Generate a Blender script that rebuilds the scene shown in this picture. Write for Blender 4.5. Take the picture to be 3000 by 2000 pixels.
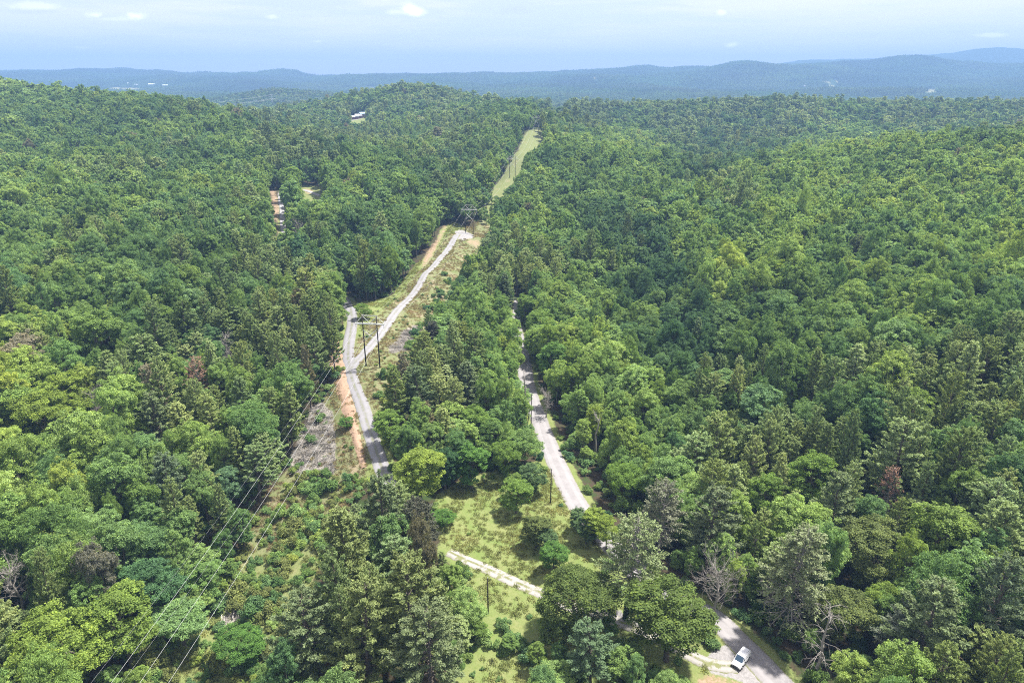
import bpy, math, random
import numpy as np
from mathutils import Vector, Matrix

for _o in list(bpy.data.objects):
    bpy.data.objects.remove(_o)
SC = bpy.context.scene
COL = SC.collection
RNG = np.random.RandomState(7)
random.seed(7)

# ------------------------------------------------------------------ camera
CAMZ = 105.0
PITCH = math.radians(20.8)
SP, CP = math.sin(PITCH), math.cos(PITCH)
F = 2000.0                                   # focal length in pixels of the 3000 x 2000 photograph
cam = bpy.data.cameras.new("camera")
cam.sensor_width = 36.0
cam.lens = 24.0
cam.clip_start = 0.5
cam.clip_end = 60000.0
camo = bpy.data.objects.new("camera", cam)
COL.objects.link(camo)
camo.location = (0, 0, CAMZ)
camo.rotation_euler = (math.pi / 2 - PITCH, 0, 0)
SC.camera = camo

# ------------------------------------------------------------------ light
SUN_EL = math.radians(66)
SUN_AZ = math.radians(62)                    # from +Y towards +X
SKY_STRENGTH = 0.08
SUN_STRENGTH = 4.4
EXPOSURE = 1.42
HAZE_DENSITY = 0.00019
HAZE_COLOR = (0.27, 0.47, 0.83, 1)

world = bpy.data.worlds.new("World")
SC.world = world
world.use_nodes = True
nt = world.node_tree
nt.nodes.clear()


class NT:
    """small helper for node trees"""
    def __init__(self, tree):
        self.t = tree

    def n(self, kind, **kw):
        node = self.t.nodes.new(kind)
        for k, v in kw.items():
            if k.startswith('i_'):
                key = k[2:]
                key = int(key) if key.isdigit() else key
                self.put(node.inputs[key], v)
            else:
                setattr(node, k, v)
        return node

    def put(self, sock, v):
        if isinstance(v, bpy.types.NodeSocket):
            self.t.links.new(v, sock)
        elif isinstance(v, bpy.types.Node):
            self.t.links.new(v.outputs[0], sock)
        else:
            sock.default_value = v

    def math(self, op, a, b=0.0, c=None, clamp=False):
        m = self.t.nodes.new('ShaderNodeMath')
        m.operation = op
        m.use_clamp = clamp
        self.put(m.inputs[0], a)
        self.put(m.inputs[1], b)
        if c is not None:
            self.put(m.inputs[2], c)
        return m.outputs[0]

    def vmath(self, op, a, b=(0, 0, 0), out=0):
        m = self.t.nodes.new('ShaderNodeVectorMath')
        m.operation = op
        self.put(m.inputs[0], a)
        self.put(m.inputs[1], b)
        return m.outputs[out]

    def mix(self, fac, a, b, blend='MIX'):
        m = self.t.nodes.new('ShaderNodeMix')
        m.data_type = 'RGBA'
        m.blend_type = blend
        self.put(m.inputs[0], fac)
        self.put(m.inputs[6], a)
        self.put(m.inputs[7], b)
        return m.outputs[2]

    def ramp(self, fac, lo, hi, a=0.0, b=1.0):
        m = self.t.nodes.new('ShaderNodeMapRange')
        m.interpolation_type = 'SMOOTHSTEP'
        self.put(m.inputs[0], fac)
        m.inputs[1].default_value = lo
        m.inputs[2].default_value = hi
        m.inputs[3].default_value = a
        m.inputs[4].default_value = b
        return m.outputs[0]

    def noise(self, vec, scale, detail=4, rough=0.55, out='Fac'):
        m = self.t.nodes.new('ShaderNodeTexNoise')
        if vec is not None:
            self.put(m.inputs['Vector'], vec)
        m.inputs['Scale'].default_value = scale
        m.inputs['Detail'].default_value = detail
        m.inputs['Roughness'].default_value = rough
        return m.outputs[out]


def pixdir(px, py):
    u = (px - 1500.0) / F
    v = (py - 1000.0) / F
    return np.array([u, CP - v * SP, -(SP + v * CP)])


W = NT(nt)
sky = W.n('ShaderNodeTexSky', sky_type='NISHITA', sun_disc=False, sun_elevation=SUN_EL,
          sun_rotation=SUN_AZ, altitude=600.0, air_density=1.0, dust_density=0.6, ozone_density=1.6)
tc = W.n('ShaderNodeTexCoord')
dirv = tc.outputs['Generated']
sep = W.n('ShaderNodeSeparateXYZ', i_0=dirv)
el = sep.outputs[2]
den = W.math('ADD', W.math('MAXIMUM', el, 0.0), 0.035)
pl = W.n('ShaderNodeCombineXYZ', i_0=W.math('DIVIDE', sep.outputs[0], den), i_1=W.math('DIVIDE', sep.outputs[1], den), i_2=0.0)
veil_n = W.noise(pl.outputs[0], 0.55, 6, 0.6)
streak = W.noise(W.vmath('MULTIPLY', dirv, (2.6, 2.6, 34.0)), 1.0, 6, 0.6)
veil = W.math('MULTIPLY', W.ramp(W.math('ADD', W.math('MULTIPLY', veil_n, 0.45), W.math('MULTIPLY', streak, 0.55)), 0.42, 0.58),
              W.ramp(el, -0.01, 0.16, 0.25, 1.0))
SKYC = 0.1 / SKY_STRENGTH
base = W.mix(0.62, sky.outputs[0], (4.7 * SKYC, 4.3 * SKYC, 4.5 * SKYC, 1))
col = W.mix(veil, base, (5.5 * SKYC, 5.2 * SKYC, 5.4 * SKYC, 1))
# small fair-weather clouds standing low over the hills
cn = W.noise(W.vmath('MULTIPLY', dirv, (1, 1, 1.6)), 46.0, 6, 0.65)
cn2 = W.noise(dirv, 17.0, 5, 0.6)
jit = W.math('MULTIPLY', W.math('SUBTRACT', W.math('ADD', W.math('MULTIPLY', cn, .6), W.math('MULTIPLY', cn2, .5)), 0.55), 3.4)
frontm = W.ramp(sep.outputs[1], 0.0, 0.2)
acc = {0: 0.0, 1: 0.0}
for (cx, cy, wx, wy, amp, shade) in [(1212, 30, 50, 20, 1.0, 0), (1165, 36, 60, 12, .40, 0), (275, 44, 42, 15, .95, 0), (402, 48, 38, 16, 1.0, 0),
                                     (335, 56, 90, 8, .35, 0), (2150, 132, 34, 10, .8, 0), (2112, 37, 20, 10, .55, 0),
                                     (795, 50, 22, 8, .4, 0), (2900, 104, 48, 7, .6, 0), (110, 18, 90, 12, .5, 0), (250, 140, 40, 6, .35, 0),
                                     (930, 122, 20, 5, .4, 0), (1500, 28, 62, 20, .5, 1), (1130, 28, 40, 12, .4, 1), (100, 34, 90, 9, .4, 1),
                                     (2800, 94, 40, 5, .3, 1), (770, 92, 50, 7, .35, 1), (2640, 170, 50, 4, .2, 1), (1950, 15, 70, 7, .3, 1)]:
    d0 = pixdir(cx, cy)
    nrm = np.linalg.norm(d0)
    d = d0 / nrm
    right = np.array([1.0, 0, 0])
    right = right - d * right.dot(d)
    right /= np.linalg.norm(right)
    up = np.cross(right, d)
    sx, sy = wx / F / nrm, wy / F / nrm
    dx = W.math('DIVIDE', W.vmath('DOT_PRODUCT', dirv, tuple(right), out=1), sx)
    dy = W.math('DIVIDE', W.vmath('DOT_PRODUCT', dirv, tuple(up), out=1), sy)
    r2 = W.math('ADD', W.math('MULTIPLY', dx, dx), W.math('MULTIPLY', dy, dy))
    fall = W.math('SUBTRACT', 1.0, W.math('SQRT', r2))
    m = W.math('MULTIPLY', W.ramp(W.math('ADD', fall, jit), 0.0, 1.0), amp)
    acc[shade] = W.math('MAXIMUM', m, acc[shade])
col = W.mix(W.math('MULTIPLY', acc[1], frontm), col, (3.8 * SKYC, 3.8 * SKYC, 4.1 * SKYC, 1))
col = W.mix(W.math('MULTIPLY', acc[0], frontm), col, (7.4 * SKYC, 7.3 * SKYC, 7.2 * SKYC, 1))
bg = W.n('ShaderNodeBackground', i_0=col, i_1=SKY_STRENGTH)
W.n('ShaderNodeOutputWorld', i_0=bg.outputs[0])

world.cycles.sampling_method = 'MANUAL'
world.cycles.sample_map_resolution = 128

sun = bpy.data.lights.new("sun", 'SUN')
sun.energy = SUN_STRENGTH
sun.angle = math.radians(2.6)
sun.color = (1.0, 0.955, 0.89)
suno = bpy.data.objects.new("sun", sun)
COL.objects.link(suno)
SUND = Vector((math.cos(SUN_EL) * math.sin(SUN_AZ), math.cos(SUN_EL) * math.cos(SUN_AZ), math.sin(SUN_EL)))
suno.rotation_euler = SUND.to_track_quat('Z', 'Y').to_euler()
suno.location = (0, 0, 300)

SC.view_settings.view_transform = 'Standard'
SC.view_settings.look = 'None'
SC.view_settings.gamma = 1.0
SC.view_settings.use_curve_mapping = False
SC.view_settings.exposure = EXPOSURE
SC.render.engine = 'CYCLES'
cy = SC.cycles
cy.max_bounces = 5
cy.diffuse_bounces = 4
cy.glossy_bounces = 1
cy.transmission_bounces = 2
cy.transparent_max_bounces = 4
cy.volume_bounces = 0
cy.caustics_reflective = False
cy.caustics_refractive = False
cy.sample_clamp_indirect = 4.0
cy.use_denoising = False
cy.use_adaptive_sampling = False
cy.pixel_filter_type = 'BLACKMAN_HARRIS'
cy.filter_width = 1.05
try:
    cy.denoiser = 'OPENIMAGEDENOISE'
    cy.denoising_prefilter = 'ACCURATE'
    cy.denoising_input_passes = 'RGB_ALBEDO_NORMAL'
except Exception:
    pass


# ------------------------------------------------------------------ numeric helpers
def project(x, y, z):
    """world -> pixel of the 3000 x 2000 photograph and depth"""
    dz = z - CAMZ
    t = y * CP - dz * SP
    v = -(dz * CP + y * SP)
    t_ = np.where(t > 0.1, t, 0.1)
    return 1500 + F * x / t_, 1000 + F * v / t_, t


def smooth(e0, e1, x):
    q = np.clip((x - e0) / (e1 - e0), 0, 1)
    return q * q * (3 - 2 * q)


def _hash(ix, iy, seed):
    n = (ix.astype(np.int64) * 374761393 + iy.astype(np.int64) * 668265263 + seed * 1442695041) & 0xFFFFFFFF
    n = ((n ^ (n >> 13)) * 1274126177) & 0xFFFFFFFF
    return ((n ^ (n >> 16)) & 0xFFFF) / 65535.0


def vnoise(x, y, seed=0):
    x = np.asarray(x, float)
    y = np.asarray(y, float)
    ix, iy = np.floor(x), np.floor(y)
    fx, fy = x - ix, y - iy
    fx, fy = fx * fx * (3 - 2 * fx), fy * fy * (3 - 2 * fy)
    a, b = _hash(ix, iy, seed), _hash(ix + 1, iy, seed)
    c, d = _hash(ix, iy + 1, seed), _hash(ix + 1, iy + 1, seed)
    return (a * (1 - fx) + b * fx) * (1 - fy) + (c * (1 - fx) + d * fx) * fy


def fbm(x, y, scale, seed=0, octv=4):
    s, a, tot = 0.0, 1.0, 0.0
    for k in range(octv):
        s = s + a * (vnoise(x / scale * 2 ** k + 17.3 * k, y / scale * 2 ** k - 9.1 * k, seed + k) - .5)
        tot += a
        a *= .5
    return s / tot * 2


def inpoly(px, py, poly):
    px = np.asarray(px, float)
    py = np.asarray(py, float)
    r = np.zeros(px.shape, bool)
    n = len(poly)
    j = n - 1
    for i in range(n):
        xi, yi = poly[i]
        xj, yj = poly[j]
        cond = ((yi > py) != (yj > py)) & (px < (xj - xi) * (py - yi) / ((yj - yi) if yj != yi else 1e-9) + xi)
        r ^= cond
        j = i
    return r


D = 3000 / 2352.0


def P2(*pts):
    return [(a * D, b * D) for a, b in pts]


# ------------------------------------------------------------------ terrain: surveyed points, interpolated over (bearing, log distance)
TP = []      # (x, y, z)


def pt(px, py, t, H=0.0):
    d = pixdir(px, py) * t
    TP.append((d[0], d[1], CAMZ + d[2] - H))


def wp(px, t, z):
    u = (px - 1500) / F
    TP.append((u * t, t * CP + (CAMZ - z) * 0 + (t * (1 - CP * CP) - (CAMZ - z) * SP) / CP, z))


def ge(px, py, z):
    d = pixdir(px, py)
    t = (CAMZ - z) / -d[2]
    TP.append((d[0] * t, d[1] * t, z))


T = 19.0
# left hillside, from its foot to the crest
for a in [(0, 2000, 108, 20), (0, 1500, 143, 20), (0, 1100, 201, T), (0, 800, 262, T), (0, 550, 400, T), (0, 400, 600, T), (0, 300, 750, T), (0, 235, 850, T),
          (-400, 1500, 150, T), (-400, 900, 260, T), (-400, 400, 560, T), (-400, 190, 850, T),
          (280, 275, 830, T), (400, 283, 800, T), (600, 312, 760, T), (740, 355, 700, T), (300, 400, 620, T), (300, 550, 420, T), (280, 900, 235, T),
          (250, 1250, 182, T), (200, 1700, 124, T), (500, 1500, 155, 17), (500, 1200, 185, T), (500, 900, 243, T), (500, 700, 312, T), (500, 550, 415, T),
          (500, 430, 560, T), (500, 350, 680, T), (700, 800, 300, T), (700, 600, 400, T), (750, 1000, 235, T),
          (860, 405, 650, T), (1000, 430, 600, T), (1130, 460, 560, T), (1250, 500, 520, T), (1340, 560, 470, T), (1150, 600, 440, T), (1050, 740, 345, T),
          (930, 830, 300, T)]:
    pt(*a)
for a in [(830, 575, 25), (930, 600, 23), (900, 560, 26), (830, 650, 20), (840, 720, 17), (1015, 900, 15), (985, 1000, 14.5),
          (1040, 1060, 14), (1110, 1080, 13.2), (1150, 930, 15), (1250, 800, 17), (1330, 700, 19), (1390, 690, 19), (1210, 960, 13), (1300, 760, 15.5),
          (1060, 1180, 11.5), (1090, 1290, 9), (1125, 1400, 6.5), (1020, 1250, 9.5), (930, 1250, 5.5), (950, 1380, 4), (880, 1350, 2.5),
          (640, 1820, -6), (560, 1960, -7), (760, 1600, -4), (850, 1480, 0), (1000, 1430, 3), (480, 2100, -8),
          (1300, 1400, 1.2), (1500, 1600, 0), (1400, 1500, .5), (1600, 1500, .3), (1330, 1625, .8), (1580, 1735, 0), (1850, 1830, 0), (1250, 2000, 0), (1000, 1900, 0), (900, 1700, -1.5), (1500, 1900, -.5),
          (2165, 1950, 0), (2260, 1995, 0), (2100, 1870, 0), (1900, 1650, .2), (1750, 1520, .3), (1650, 1380, .5), (1600, 1230, .8), (1548, 1100, 1.3), (1520, 1000, 2), (1515, 880, 3.5),
          (1600, 2600, 0), (500, 2900, -5), (2500, 2600, 2), (1500, 1300, 1), (1480, 1150, 1.5), (1330, 1250, 5), (1400, 1050, 5), (1440, 900, 6), (1250, 1150, 9)]:
    ge(*a)
# valley floor and the hillside on the other side of the gravel road
for a in [(1700, 1000, 252, 15), (1750, 700, 360, 18), (1800, 600, 434, 18), (1700, 500, 536, T), (1600, 430, 590, T), (1650, 425, 610, T), (1780, 430, 600, T),
          (1940, 490, 560, T), (2060, 535, 520, T), (2250, 497, 530, T), (2450, 430, 560, T), (2600, 412, 560, T), (2800, 403, 540, T), (3000, 385, 520, T), (3400, 370, 520, T),
          (1500, 700, 385, 17), (1450, 620, 440, 17), (2200, 600, 385, T), (2500, 600, 385, T), (2800, 600, 370, T), (2300, 750, 305, T), (2600, 750, 300, T), (2900, 750, 285, T), (2040, 640, 400, T), (2020, 760, 320, T), (1880, 740, 345, 25), (1955, 870, 290, 23), (2300, 900, 268, T), (2900, 900, 232, T), (2500, 1200, 190, T),
          (2900, 1300, 160, 22), (2900, 1800, 114, 22), (2000, 1000, 247, 17), (2000, 1300, 192, 17), (2500, 1600, 136, 20), (3300, 1000, 215, T), (3300, 1700, 125, T), (3300, 750, 285, T)]:
    pt(*a)
# right-of-way beyond the second frame, and the crest it climbs
for a in [(1440, 590, 20), (1410, 640, 14), (1500, 520, 28.5), (1540, 450, 40), (1575, 384, 51)]:
    ge(*a)
wp(1590, 900, 50); wp(1620, 1100, 34); wp(1640, 1500, 20)
# mid-distance hills
for a in [(880, 332, 1150, T), (1000, 290, 1250, T), (1200, 249, 1300, T), (1330, 270, 1270, T), (1410, 296, 1200, T), (1500, 300, 1080, T), (1570, 303, 1000, T),
          (1100, 420, 820, T), (1100, 350, 1020, T), (1300, 400, 820, T), (1400, 500, 620, T), (900, 420, 800, T), (1250, 320, 1080, T),
          (1655, 298, 1200, T), (1800, 299, 1230, T), (2050, 293, 1230, T), (2350, 290, 1230, T), (2440, 297, 1200, T), (2600, 299, 1230, T), (2850, 289, 1230, T), (3000, 304, 1230, T), (3500, 300, 1230, T),
          (1680, 360, 960, T), (1680, 400, 800, T), (2400, 360, 1040, T), (2000, 360, 1040, T), (2800, 345, 1040, T), (2400, 412, 880, T), (2000, 430, 850, T), (1800, 405, 820, T), (2800, 380, 880, T), (2060, 490, 720, T)]:
    pt(*a)
pt(1045, 347, 1150, 0)
pt(1000, 352, 1130, 0)
for px in (-300, 100, 500):
    wp(px, 1250, 25)
for px in (-300, 100, 500, 900, 1300, 1640, 2000, 2500, 3000, 3400):
    wp(px, 1750, 16 if px != 900 else 14)
# far country
for a in [(820, 256, 2400, 15), (700, 280, 2400, 15), (950, 285, 2400, 15), (600, 308, 2300, 15), (1040, 308, 2300, 15), (850, 330, 1950, 10),
          (500, 295, 2900, 8), (200, 290, 3000, 10), (-200, 290, 3000, 10), (1100, 285, 3000, 12), (1500, 282, 3000, 12), (1900, 284, 3000, 12), (2400, 284, 3000, 12), (2900, 280, 3000, 12), (3400, 280, 3000, 12),
          (200, 262, 4200, 10), (600, 262, 4200, 10), (1100, 258, 4200, 10), (1500, 256, 4200, 10), (2000, 250, 4200, 10), (2500, 245, 4200, 10), (3000, 240, 4200, 10),
          (0, 210, 6500, 0), (80, 208, 6500, 0), (150, 217, 6500, 0), (290, 215, 6500, 0), (350, 220, 6500, 0), (450, 217, 6600, 0), (600, 221, 6500, 0), (800, 227, 6500, 0), (1000, 228, 6500, 0), (1100, 220, 6400, 0), (1150, 221, 6400, 0), (1220, 229, 6500, 0),
          (1330, 227, 6400, 0), (1400, 233, 6500, 0), (1560, 231, 6400, 0), (1640, 227, 6400, 0), (1740, 228, 6300, 0), (1760, 217, 6000, 0), (1860, 212, 5900, 0), (1950, 214, 5900, 0), (2060, 204, 5200, 0), (2090, 198, 5000, 0), (2120, 186, 5000, 0), (2160, 179, 5000, 0), (2200, 174, 5000, 0), (2250, 181, 5000, 0),
          (2300, 187, 5100, 0), (2500, 188, 5100, 0), (2600, 184, 5000, 0), (2660, 169, 5000, 0), (2720, 176, 5100, 0), (2860, 192, 5200, 0), (3000, 192, 5200, 0), (3300, 200, 5200, 0), (-300, 215, 6500, 0),
          (2100, 222, 4700, 8), (2600, 222, 4700, 8), (2900, 222, 4700, 8)]:
    pt(*a)
for px in (-300, 300, 900, 1500, 2000, 2400, 2700, 3000, 3400):
    wp(px, 6800 if px < 2200 else 6200, 100 if px < 1700 else 150)
for a in [(1250, 227, 7600, 0), (1450, 229, 7600, 0), (1620, 219, 7600, 0), (1680, 226, 7600, 0), (1740, 217, 7600, 0), (2000, 212, 7600, 0), (2310, 184, 6900, 0), (2420, 176, 6900, 0), (2520, 183, 6900, 0), (2620, 180, 6900, 0),
          (2700, 167, 6900, 0), (2800, 160, 6900, 0), (2900, 147, 6900, 0), (3000, 151, 6900, 0), (3300, 160, 6900, 0), (800, 232, 7600, 0), (300, 222, 7600, 0), (-300, 222, 7600, 0)]:
    pt(*a)
for px in (-300, 600, 1500, 2400, 3300):
    wp(px, 9500, 90)
for az in (-170, -130, -95, -65, 65, 95, 130, 170):
    for r, z in ((60, 0), (200, 6), (900, 30), (4000, 60), (12000, 100)):
        TP.append((r * math.sin(math.radians(az)), r * math.cos(math.radians(az)), z))
TP.append((0, 15, 0)); TP.append((0, 60, 0)); TP.append((-60, 30, -5)); TP.append((60, 40, 2))

TPA = np.array(TP)


def _ab(x, y):
    r = np.sqrt(x * x + y * y) + 4.0
    return np.arctan2(x, y), np.log(r)


_ta, _tb = _ab(TPA[:, 0], TPA[:, 1])
_EPS = 0.022
_K = np.sqrt((_ta[:, None] - _ta[None]) ** 2 + (_tb[:, None] - _tb[None]) ** 2 + _EPS ** 2)
_A = np.zeros((len(TPA) + 3, len(TPA) + 3))
_n = len(TPA)
_A[:_n, :_n] = -_K + np.eye(_n) * 0.004
_A[:_n, _n] = 1
_A[_n, :_n] = 1
_A[:_n, _n + 1] = _ta * .2
_A[_n + 1, :_n] = _ta * .2
_A[:_n, _n + 2] = _tb
_A[_n + 2, :_n] = _tb
_W = np.linalg.lstsq(_A, np.concatenate([TPA[:, 2], [0, 0, 0]]), rcond=None)[0]


def hgt(x, y):
    x = np.atleast_1d(np.asarray(x, float))
    y = np.atleast_1d(np.asarray(y, float))
    sh = x.shape
    x = x.ravel()
    y = y.ravel()
    out = np.empty(len(x))
    for i in range(0, len(x), 20000):
        a, b = _ab(x[i:i + 20000], y[i:i + 20000])
        k = np.sqrt((a[:, None] - _ta[None]) ** 2 + (b[:, None] - _tb[None]) ** 2 + _EPS ** 2)
        out[i:i + 20000] = -k @ _W[:_n] + _W[_n] + _W[_n + 1] * a * .2 + _W[_n + 2] * b
    r = np.sqrt(x * x + y * y)
    out += fbm(x, y, 45.0, 3, 3) * 1.6 * smooth(60, 200, np.abs(x + 20) + r * .1)
    out += fbm(x, y, 260.0, 5, 4) * 9.0 * smooth(700, 1500, r)
    rid = (0.5 - np.abs(fbm(x, y, 1400.0, 11, 5))) * 2
    out += (rid - .6) * 48.0 * smooth(2600, 4600, r)
    out += fbm(x, y, 620.0, 91, 4) * 34.0 * smooth(3200, 5000, r)
    out = np.maximum(out, -14.0)
    return out.reshape(sh)


def hit(px, py, H=0.0, tmin=60.0, tmax=12000.0):
    """point where the line of sight through a pixel meets the ground (raised by H)"""
    d = pixdir(px, py)
    t = np.exp(np.linspace(math.log(tmin), math.log(tmax), 1400))
    X, Y, Z = d[0] * t, d[1] * t, CAMZ + d[2] * t
    g = hgt(X, Y) + H - Z
    k = np.where((g[1:] > 0) & (g[:-1] <= 0))[0]
    if len(k) == 0:
        k = [np.argmin(np.abs(g))]
        return X[k[0]], Y[k[0]], Z[k[0]] - H
    k = k[0]
    f = g[k] / (g[k] - g[k + 1])
    x, y = X[k] + (X[k + 1] - X[k]) * f, Y[k] + (Y[k + 1] - Y[k]) * f
    return float(x), float(y), float(hgt(x, y)[0])


# ------------------------------------------------------------------ object helpers
def link(o, parent=None):
    COL.objects.link(o)
    if parent is not None:
        o.parent = parent
    return o


def tag(o, label=None, cat=None, group=None, kind=None):
    if label:
        o['label'] = label
    if cat:
        o['category'] = cat
    if group:
        o['group'] = group
    if kind:
        o['kind'] = kind
    return o


def empty(name, loc, rz=0.0):
    o = bpy.data.objects.new(name, None)
    o.empty_display_size = 0.5
    o.location = loc
    o.rotation_euler = (0, 0, rz)
    return link(o)


def mesh_from(name, V, FL, mats, mi=None, smoothed=False, fattr=None, vattr=None, uv=None):
    """V (n,3); FL list of faces or (m,k) array"""
    me = bpy.data.meshes.new(name)
    V = np.asarray(V, np.float32)
    if isinstance(FL, np.ndarray):
        m, k = FL.shape
        loops = FL.ravel().astype(np.int32)
        starts = (np.arange(m) * k).astype(np.int32)
        tot = m
    else:
        loops = np.array([i for f in FL for i in f], np.int32)
        ln = np.array([len(f) for f in FL], np.int32)
        starts = np.concatenate([[0], np.cumsum(ln)[:-1]]).astype(np.int32)
        tot = len(FL)
    me.vertices.add(len(V))
    me.vertices.foreach_set('co', V.ravel())
    me.loops.add(len(loops))
    me.loops.foreach_set('vertex_index', loops)
    me.polygons.add(tot)
    me.polygons.foreach_set('loop_start', starts)
    for m_ in mats:
        me.materials.append(m_)
    if mi is not None:
        me.polygons.foreach_set('material_index', np.asarray(mi, np.int32))
    me.polygons.foreach_set('use_smooth', np.full(tot, smoothed))
    if fattr:
        for k_, a in fattr.items():
            at = me.attributes.new(k_, 'FLOAT', 'FACE')
            at.data.foreach_set('value', np.asarray(a, np.float32))
    if vattr:
        for k_, a in vattr.items():
            at = me.attributes.new(k_, 'FLOAT', 'POINT')
            at.data.foreach_set('value', np.asarray(a, np.float32))
    if uv is not None:
        l = me.uv_layers.new(name='UVMap')
        l.data.foreach_set('uv', np.asarray(uv, np.float32)[loops].ravel())
    me.update(calc_edges=True)
    me.validate()
    return me


class MB:
    """collects shapes into one mesh"""
    def __init__(self):
        self.v, self.f, self.m, self.s = [], [], [], []

    def add(self, V, Fc, mat=0):
        o = len(self.v)
        self.v += [tuple(p) for p in V]
        self.f += [tuple(i + o for i in f) for f in Fc]
        self.m += [mat] * len(Fc)

    def box(self, c, s, mat=0, rz=0.0, taper=1.0):
        ca, sa = math.cos(rz), math.sin(rz)
        V = []
        for dz in (-.5, .5):
            k = taper if dz > 0 else 1.0
            for dx, dy in ((-.5, -.5), (.5, -.5), (.5, .5), (-.5, .5)):
                x, y = dx * s[0] * k, dy * s[1] * k
                V.append((c[0] + x * ca - y * sa, c[1] + x * sa + y * ca, c[2] + dz * s[2]))
        self.add(V, [(0, 3, 2, 1), (4, 5, 6, 7), (0, 1, 5, 4), (1, 2, 6, 5), (2, 3, 7, 6), (3, 0, 4, 7)], mat)

    def tube(self, pts, rad, n=6, mat=0, cap=True):
        pts = [Vector(p) for p in pts]
        if not hasattr(rad, '__len__'):
            rad = [rad] * len(pts)
        V, Fc = [], []
        for i, p in enumerate(pts):
            d = (pts[min(i + 1, len(pts) - 1)] - pts[max(i - 1, 0)])
            if d.length < 1e-9:
                d = Vector((0, 0, 1))
            d.normalize()
            a = Vector((0, 0, 1)) if abs(d.z) < .9 else Vector((1, 0, 0))
            u = d.cross(a).normalized()
            w = d.cross(u)
            for k in range(n):
                t = 2 * math.pi * k / n
                V.append(p + (u * math.cos(t) + w * math.sin(t)) * rad[i])
        for i in range(len(pts) - 1):
            for k in range(n):
                k2 = (k + 1) % n
                Fc.append((i * n + k, i * n + k2, (i + 1) * n + k2, (i + 1) * n + k))
        if cap:
            Fc.append(tuple(range(n - 1, -1, -1)))
            Fc.append(tuple((len(pts) - 1) * n + k for k in range(n)))
        self.add(V, Fc, mat)

    def mesh(self, name, mats, smoothed=False):
        return mesh_from(name, self.v, self.f, mats, self.m, smoothed)

    def obj(self, name, mats, parent=None, smoothed=False):
        if not isinstance(mats, (list, tuple)):
            mats = [mats]
        return link(bpy.data.objects.new(name, self.mesh(name, mats, smoothed)), parent)


# ------------------------------------------------------------------ materials
def newmat(name):
    m = bpy.data.materials.new(name)
    m.use_nodes = True
    m.node_tree.nodes.clear()
    return m, NT(m.node_tree)


def out(nt_, shader):
    nt_.n('ShaderNodeOutputMaterial', i_0=shader)


def simple(name, color, rough=0.6, metal=0.0, spec=0.4, noise=0.0, scale=3.0, dark=0.6, emis=None):
    m, N = newmat(name)
    c = (*color, 1)
    if noise:
        g = N.n('ShaderNodeTexCoord')
        f = N.noise(g.outputs['Object'], scale, 5, 0.6)
        c = N.mix(N.ramp(f, .3, .7, 0, noise), c, (color[0] * dark, color[1] * dark, color[2] * dark, 1))
    b = N.n('ShaderNodeBsdfPrincipled', i_Roughness=rough, i_Metallic=metal)
    N.put(b.inputs['Base Color'], c)
    N.put(b.inputs['Specular IOR Level'], spec)
    out(N, b)
    return m


def leafmat(name, default, trans=0.28, rough=0.6, spec=0.16, vary=0.5, yellow=(1.5, 1.25, .75)):
    """leaf surface: per-tree tint, per-leaf variation; thin, lets some light through"""
    m, N = newmat(name)
    a = N.n('ShaderNodeAttribute', attribute_type='INSTANCER', attribute_name='tint')
    v = N.n('ShaderNodeAttribute', attribute_type='GEOMETRY', attribute_name='leafv')
    has = N.math('GREATER_THAN', N.vmath('LENGTH', a.outputs['Vector'], out=1), 0.0001)
    basec = N.mix(has, (*default, 1), a.outputs['Color'])
    lv = v.outputs['Fac']
    bright = N.math('MULTIPLY_ADD', lv, vary * 2, 1.0 - vary)
    c = N.mix(1.0, basec, N.n('ShaderNodeCombineColor', i_0=bright, i_1=bright, i_2=bright).outputs[0], 'MULTIPLY')
    yl = N.ramp(lv, .72, 1.0, 0, .55)
    c = N.mix(yl, c, N.mix(1.0, c, (*yellow, 1), 'MULTIPLY'))
    b = N.n('ShaderNodeBsdfPrincipled', i_Roughness=rough)
    N.put(b.inputs['Base Color'], c)
    N.put(b.inputs['Specular IOR Level'], spec)
    tr = N.n('ShaderNodeBsdfTranslucent')
    N.put(tr.inputs[0], N.mix(1.0, c, (1.25, 1.25, .55, 1), 'MULTIPLY'))
    ms = N.n('ShaderNodeMixShader', i_0=trans)
    N.put(ms.inputs[1], b)
    N.put(ms.inputs[2], tr)
    out(N, ms)
    return m


M_LEAF = leafmat('broadleaf_foliage', (.07, .14, .03), trans=.42)
M_NEEDLE = leafmat('pine_needles', (.08, .12, .055), trans=.34, rough=.65, spec=.15, vary=.45, yellow=(1.35, 1.15, .8))
M_BARK = simple('bark', (.16, .135, .115), .9, spec=.1, noise=.8, scale=2.5, dark=.5)
M_PALEBARK = simple('pale_bark', (.34, .32, .29), .9, spec=.1, noise=.8, scale=2.5, dark=.6)
M_POLE = simple('weathered_pole_wood', (.035, .028, .024), .85, spec=.15, noise=.6, scale=1.5)
M_ARM = simple('grey_timber', (.58, .60, .54), .8, spec=.2, noise=.6, scale=2.0, dark=.7)
M_WIRE = simple('aluminium_wire', (.55, .56, .56), .45, metal=.1, spec=.5)
M_INS = simple('porcelain', (.30, .32, .34), .3, spec=.5)


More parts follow.
